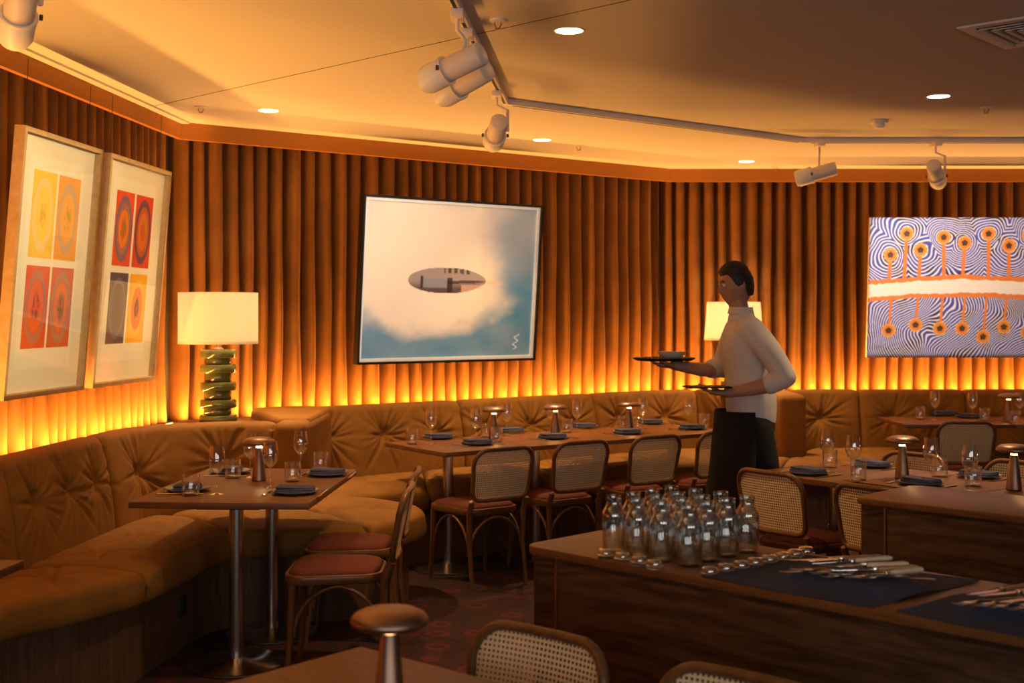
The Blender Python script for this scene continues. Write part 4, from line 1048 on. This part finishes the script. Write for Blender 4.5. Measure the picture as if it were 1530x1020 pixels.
# four-way air diffuser
t = tag(empty('ceiling_vent', (2.36, 5.17, 2.74), math.radians(0)), 'square four-way air vent in the ceiling at the upper right', 'vent')
t.rotation_euler = (0, 0, math.radians(48))
t.location = (1.80 + .42, 5.14, 2.74)
prism('vent_recess', [(-.22, -.22), (.22, -.22), (.22, .22), (-.22, .22)], -.004, -.001, M['dark'], t)
bm = bmesh.new()
for a, b in ((-.27, -.26), (.26, .27)): pass
for s in (-1, 1):
    bm_box(bm, (s * .245, 0, -.005), (.05, .54, .008)); bm_box(bm, (0, s * .245, -.005), (.44, .05, .008))
bmobj('vent_frame', bm, M['white_metal'], t)
for k in range(5):
    a = .20 - .04 * k
    bm = bmesh.new()
    for s in (-1, 1):
        bm_box(bm, (s * a, 0, -.009), (.024, 2 * a, .003), mat3=Matrix.Rotation(s * .5, 3, 'Y')); bm_box(bm, (0, s * a, -.009), (2 * a, .024, .003), mat3=Matrix.Rotation(-s * .5, 3, 'X'))
    bmobj('vent_louvre', bm, M['white_metal'], t)

# ------------------------------------------------------------------ waiter
def limb(pts, rad, seg=20, flatdir=None, capn=5):
    """closed tapering limb through pts with elliptical sections (half widths a across, b in depth)"""
    P = [Vector(p) for p in pts]; R = [r if hasattr(r, '__len__') else (r, r) for r in rad]
    n = max(8, 7 * (len(P) - 1) + 1); Q = smooth_path([tuple(p) for p in P], n); RR = smooth_path(R, n)
    Q = [Vector(q) for q in Q]; fd = Vector(flatdir) if flatdir else None; bm = bmesh.new(); rings = []; prev = None
    def frame(i):
        nonlocal prev
        t = (Q[min(i + 1, n - 1)] - Q[max(i - 1, 0)]).normalized()
        if fd is not None: u = fd - t * fd.dot(t)
        elif prev is None:
            u = t.cross(Vector((0, 0, 1)))
            if u.length < .1: u = t.cross(Vector((1, 0, 0)))
        else: u = prev - t * prev.dot(t)
        u.normalize(); prev = u; return t, u, t.cross(u)
    def ring(c, u, w, a, b): rings.append([bm.verts.new(c + u * (a * math.cos(2 * PI * k / seg)) + w * (b * math.sin(2 * PI * k / seg))) for k in range(seg)])
    for i in range(n):
        t, u, w = frame(i); a, b = RR[i]; a = max(a, .002); b = max(b, .002)
        if i == 0:
            for k in range(1, capn): q = k / capn * PI / 2; ring(Q[0] - t * (min(a, b) * math.cos(q)), u, w, a * math.sin(q), b * math.sin(q))
        ring(Q[i], u, w, a, b)
        if i == n - 1:
            for k in range(capn - 1, 0, -1): q = k / capn * PI / 2; ring(Q[i] + t * (min(a, b) * math.cos(q)), u, w, a * math.sin(q), b * math.sin(q))
    for A, B_ in zip(rings, rings[1:]):
        for k in range(seg): bm.faces.new((A[k], A[(k + 1) % seg], B_[(k + 1) % seg], B_[k]))
    bm.faces.new(rings[0][::-1]); bm.faces.new(rings[-1]); bmesh.ops.recalc_face_normals(bm, faces=bm.faces); return bm
def merge(name, bms, mat, parent, vox):
    out = bmesh.new()
    for b in bms:
        m = bpy.data.meshes.new('t'); b.to_mesh(m); b.free(); out.from_mesh(m); bpy.data.meshes.remove(m)
    me = bpy.data.meshes.new('t'); out.to_mesh(me); out.free(); o = bpy.data.objects.new('t', me); COL.objects.link(o)
    r = o.modifiers.new('r', 'REMESH'); r.mode = 'VOXEL'; r.voxel_size = vox; r.use_smooth_shade = True
    sm_ = o.modifiers.new('sm', 'SMOOTH'); sm_.iterations = 3; sm_.factor = .5
    dg = bpy.context.evaluated_depsgraph_get(); dg.update(); m2 = bpy.data.meshes.new_from_object(o.evaluated_get(dg)); bpy.data.objects.remove(o)
    m2.name = name; m2.materials.clear(); m2.materials.append(mat); m2.polygons.foreach_set('use_smooth', [True] * len(m2.polygons))
    return link(bpy.data.objects.new(name, m2), parent)
# local frame: he faces -X, his left arm is on the camera side (-Y); feet at z = 0
WX, WY = 1.32, 6.90
wt = tag(empty('person', (WX, WY, 0)), 'waiter in a white shirt and black trousers walking left with a dark tray', 'person')
def head_bm():
    bm = bmesh.new(); bmesh.ops.create_uvsphere(bm, u_segments=40, v_segments=28, radius=1)
    for v in bm.verts:
        x, y, z = v.co; 
        jaw = max(0, -z); w = 1 - .30 * jaw ** 1.3
        X = x * .098 * (1 - .12 * jaw if x > 0 else 1 - .02 * jaw); Y = y * .077 * w; Z = z * .122
        if x < 0:                                     # face side
            X *= .93
            X -= .024 * math.exp(-(y / .16) ** 2 - ((z + .10) / .20) ** 2)        # nose
            X -= .010 * math.exp(-(y / .32) ** 2 - ((z + .48) / .12) ** 2)        # lips
            X -= .012 * math.exp(-(y / .35) ** 2 - ((z + .80) / .16) ** 2)        # chin
            for s in (-1, 1): X += .012 * math.exp(-((y - s * .38) / .17) ** 2 - ((z - .10) / .12) ** 2)   # eye sockets
            X -= .006 * math.exp(-(y / .7) ** 2 - ((z - .27) / .1) ** 2)          # brow
        v.co = (X, Y, Z)
    for s in (-1, 1):                                  # ears
        r = bmesh.ops.create_uvsphere(bm, u_segments=12, v_segments=8, radius=1)
        bmesh.ops.scale(bm, vec=(.018, .008, .032), verts=r['verts']); bmesh.ops.translate(bm, vec=(.012, s * .076, -.005), verts=r['verts'])
    return bm
HC = Vector((-.075, -.005, 1.715)); tilt = Matrix.Rotation(math.radians(-10), 4, 'Y')
hb = head_bm(); bmesh.ops.transform(hb, matrix=Matrix.Translation(HC) @ Matrix.Rotation(math.radians(12), 4, 'Z') @ tilt, verts=hb.verts)
# trunk, legs, arms (limbs overlap at the joints and are fused into one surface)
Yd = (0, 1, 0)
bb = [limb([(.02, 0, .93), (.01, 0, 1.05), (-.0, 0, 1.2), (-.02, 0, 1.36), (-.03, 0, 1.47), (-.04, 0, 1.52)], [(.14, .10), (.135, .095), (.135, .095), (.155, .105), (.135, .085), (.07, .06)], flatdir=Yd),
      limb([(-.035, 0, 1.48), (-.05, 0, 1.56), (-.07, 0, 1.66)], [.062, .054, .054]),
      limb([(0, .085, .95), (-.09, .10, .72), (-.16, .11, .50)], [.088, .075, .055]), limb([(-.16, .11, .50), (-.13, .11, .32), (-.07, .11, .09)], [.054, .055, .036]),
      limb([(.0, -.085, .95), (.05, -.10, .72), (.07, -.11, .50)], [.088, .075, .055]), limb([(.07, -.11, .50), (.18, -.11, .34), (.27, -.11, .12)], [.054, .055, .036]),
      limb([(-.03, .14, 1.45), (-.06, .21, 1.36), (-.10, .25, 1.235)], [.052, .048, .042]), limb([(-.10, .25, 1.235), (-.22, .20, 1.235), (-.40, .13, 1.262)], [.043, .040, .027]),
      limb([(-.02, -.14, 1.45), (.06, -.20, 1.34), (.14, -.235, 1.205)], [.052, .048, .042]), limb([(.14, -.235, 1.205), (.03, -.215, 1.16), (-.15, -.18, 1.125)], [.043, .040, .027])]
def hand(base, dirv, palm, side):
    """palm plus five separate bent fingers; dirv = knuckle direction, palm = palm normal, side = towards the thumb"""
    d = Vector(dirv).normalized(); p = Vector(palm).normalized(); s = Vector(side).normalized(); b = Vector(base); out = []
    out.append(limb([b - d * .02, b + d * .045, b + d * .088], [(.024, .022), (.038, .017), (.040, .013)], flatdir=tuple(s)))
    for i, (o, L_) in enumerate(((.031, .068), (.0105, .078), (-.0105, .072), (-.031, .056))):
        a = b + d * .082 + s * o; f = L_; sp = s * (o * .25)
        out.append(limb([a - d * .02, a + d * f * .4 + p * .008 + sp * .5, a + d * f * .72 + p * .022 + sp, a + d * f * .9 + p * .040 + sp], [.0088, .0085, .008, .0068], 10, capn=3))
    a = b + d * .015 + s * .024
    out.append(limb([a, a + s * .026 + d * .022 + p * .006, a + s * .036 + d * .05 + p * .018, a + s * .034 + d * .07 + p * .028], [.014, .012, .010, .008], 10, capn=3))
    return out
hs = hand((-.40, .13, 1.262), (-1, -.15, .05), (0, 0, 1), (0, -1, 0)) + hand((-.15, -.18, 1.125), (-1, .1, .05), (0, .3, 1), (0, 1, 0))
merge('body', bb + [hb] + hs, M['skin'], wt, .0058)
# shirt: torso and sleeves to the elbow, loose over the waistband
shirt = [limb([(.015, 0, .985), (.01, 0, 1.08), (-.0, 0, 1.2), (-.02, 0, 1.36), (-.03, 0, 1.455), (-.04, 0, 1.52)], [(.172, .135), (.178, .14), (.168, .13), (.190, .138), (.185, .12), (.085, .078)], flatdir=Yd),
         limb([(-.03, .13, 1.46), (-.06, .215, 1.37), (-.10, .255, 1.25)], [.086, .076, .066]), limb([(-.10, .255, 1.25), (-.17, .235, 1.238)], [.064, .056]),
         limb([(-.02, -.13, 1.46), (.07, -.205, 1.35), (.15, -.24, 1.215)], [.084, .070, .060]), limb([(.15, -.24, 1.215), (.075, -.225, 1.175)], [.059, .054])]
merge('shirt', shirt, M['shirt'], wt, .009)
lathe('shirt_collar', [(.068, 0), (.062, .035), (.066, .037), (.074, .0)], M['shirt'], wt, 24, (-.045, 0, 1.555), closed=True)
tr = [limb([(.02, 0, 1.03), (.01, 0, .92), (.0, 0, .84)], [(.165, .128), (.17, .13), (.14, .11)], flatdir=Yd),
      limb([(0, .085, .92), (-.09, .10, .72), (-.16, .11, .50)], [.115, .098, .078]), limb([(-.16, .11, .50), (-.12, .11, .30), (-.07, .11, .12)], [.078, .070, .060]),
      limb([(.0, -.085, .92), (.05, -.10, .72), (.07, -.11, .50)], [.115, .098, .078]), limb([(.07, -.11, .50), (.17, -.11, .33), (.26, -.11, .14)], [.078, .070, .060])]
merge('trousers', tr, M['trouser'], wt, .01)
# long apron hanging from the waist
AV = []; 
for i in range(17):
    a = PI * (.5 + i / 16)                    # round the front (-X side)
    for j in range(9):
        z = 1.02 - .56 * j / 8; rx = .185 + .05 * j / 8 + .006 * math.sin(i * 1.9) * j / 8; ry = .185 + .035 * j / 8
        AV.append((.02 + rx * math.cos(a) - .02, ry * math.sin(a), z))
ap = pyobj('apron', AV, grid_faces(17, 9), M['trouser'], wt); sd = ap.modifiers.new('th', 'SOLIDIFY'); sd.thickness = .004
for (x, y, rz_) in ((-.14, .11, 0), (.24, -.11, .0)):
    bm = bmesh.new(); bm_box(bm, (x - .04, y, .04), (.28, .095, .08), bev=.03, seg=4); bmobj('shoe', bm, M['shoe'], wt, angle=60)
# hair: cap over skull
bm = bmesh.new(); bmesh.ops.create_uvsphere(bm, u_segments=72, v_segments=54, radius=1)
for v in list(bm.verts):
    x, y, z = v.co
    line = .50 - .62 * smoothstep((x + .62) / .45) - .55 * smoothstep((x - .12) / .45)       # hairline: brow, over the ears, nape
    k = 1 + .018 * math.sin(31 * y + 9 * z) * math.sin(23 * x) + .01 * math.sin(60 * y)
    up = float(smoothstep((z - line) / .16)); th = .90 + .16 * up + (.05 * up if z > .6 else 0)
    if z < line - .02: th = .84
    v.co = (x * .100 * th * k, y * .079 * th * k, z * .122 * (th * k))
bmesh.ops.transform(bm, matrix=Matrix.Translation(HC) @ Matrix.Rotation(math.radians(12), 4, 'Z') @ tilt, verts=bm.verts)
hr = bmobj('hair', bm, M['hair'], wt, smooth=True)
Hm = Matrix.Translation(HC) @ Matrix.Rotation(math.radians(12), 4, 'Z') @ tilt
for s in (-1, 1):
    c = Hm @ Vector((-.080, s * .029, .012)); ey = lathe('eye', [(0, .0092), (.008, .008), (.0115, 0), (.008, -.008), (0, -.0115)], M['white_plastic'], wt, 14, c)
    c = Hm @ Vector((-.0895, s * .029, .012)); lathe('pupil', [(0, .005), (.0035, .0035), (.005, 0), (.0035, -.0035), (0, -.005)], M['hair'], ey, 10, c)
    tube('eyebrow', [Hm @ Vector((-.090, s * .012, .032)), Hm @ Vector((-.090, s * .028, .036)), Hm @ Vector((-.080, s * .044, .030))], .003, M['hair'], wt, 6)
# tray with a white bowl, and a black folder in the other hand
t = tag(empty('serving_tray', (WX - .46, WY + .105, 1.291)), 'dark round serving tray carried high on the waiter\'s forward hand', 'tray')
lathe('tray_plate', [(0, 0), (.155, 0), (.175, .012), (.178, .016), (.172, .016), (.152, .005), (0, .005)], M['dark'], t, 48)
t = tag(empty('soup_bowl', (WX - .42, WY + .08, 1.297)), 'pale shallow bowl standing on the waiter\'s tray', 'bowl')
lathe('bowl_body', [(0, 0), (.035, 0), (.075, .03), (.085, .045), (.081, .045), (.07, .03), (.03, .006), (0, .006)], M['cream'], t, 36)
t = tag(empty('menu_folder', (WX - .26, WY - .165, 1.152), .1), 'black folder held flat in the waiter\'s near hand', 'folder')
box('folder_cover', (0, 0, .004), (.24, .17, .004), M['dark'], t, bev=.0015); box('folder_leaf', (0.002, 0, .009), (.232, .164, .004), M['black_frame'], t, bev=.001)

# ------------------------------------------------------------------ light, world, camera
DAY = 30
for (a, b) in wins:
    area('window_daylight', ((a + b) / 2, -3.15, 1.6), b - a - .1, 1.3, DAY * (b - a) / 2, (1, .95, .92), (math.radians(90), 0, 0))
wd = bpy.data.worlds.new('World'); S.world = wd; wd.use_nodes = True
wd.node_tree.nodes['Background'].inputs[0].default_value = rgb(1, .9, .8); wd.node_tree.nodes['Background'].inputs[1].default_value = .25
cam = bpy.data.cameras.new('Camera'); co = bpy.data.objects.new('Camera', cam); COL.objects.link(co)
co.location = (0, 0, CAMZ); co.rotation_euler = (PI / 2, 0, 0)
cam.sensor_width = 36; cam.lens = FPX / 1530 * 36; cam.shift_y = -(510 - HY) / 1530
cam.clip_start = .05
cam.dof.use_dof = True; cam.dof.focus_distance = 5.2; cam.dof.aperture_fstop = 3.6
S.camera = co
S.view_settings.view_transform = 'Standard'; S.view_settings.look = 'None'; S.view_settings.gamma = 1; S.view_settings.exposure = 0; S.view_settings.use_curve_mapping = False
cy = S.cycles
cy.max_bounces = 10; cy.diffuse_bounces = 4; cy.glossy_bounces = 4; cy.transmission_bounces = 8; cy.transparent_max_bounces = 24
cy.caustics_reflective = False; cy.caustics_refractive = False; cy.sample_clamp_indirect = 3; cy.blur_glossy = 1.0
cy.use_denoising = True
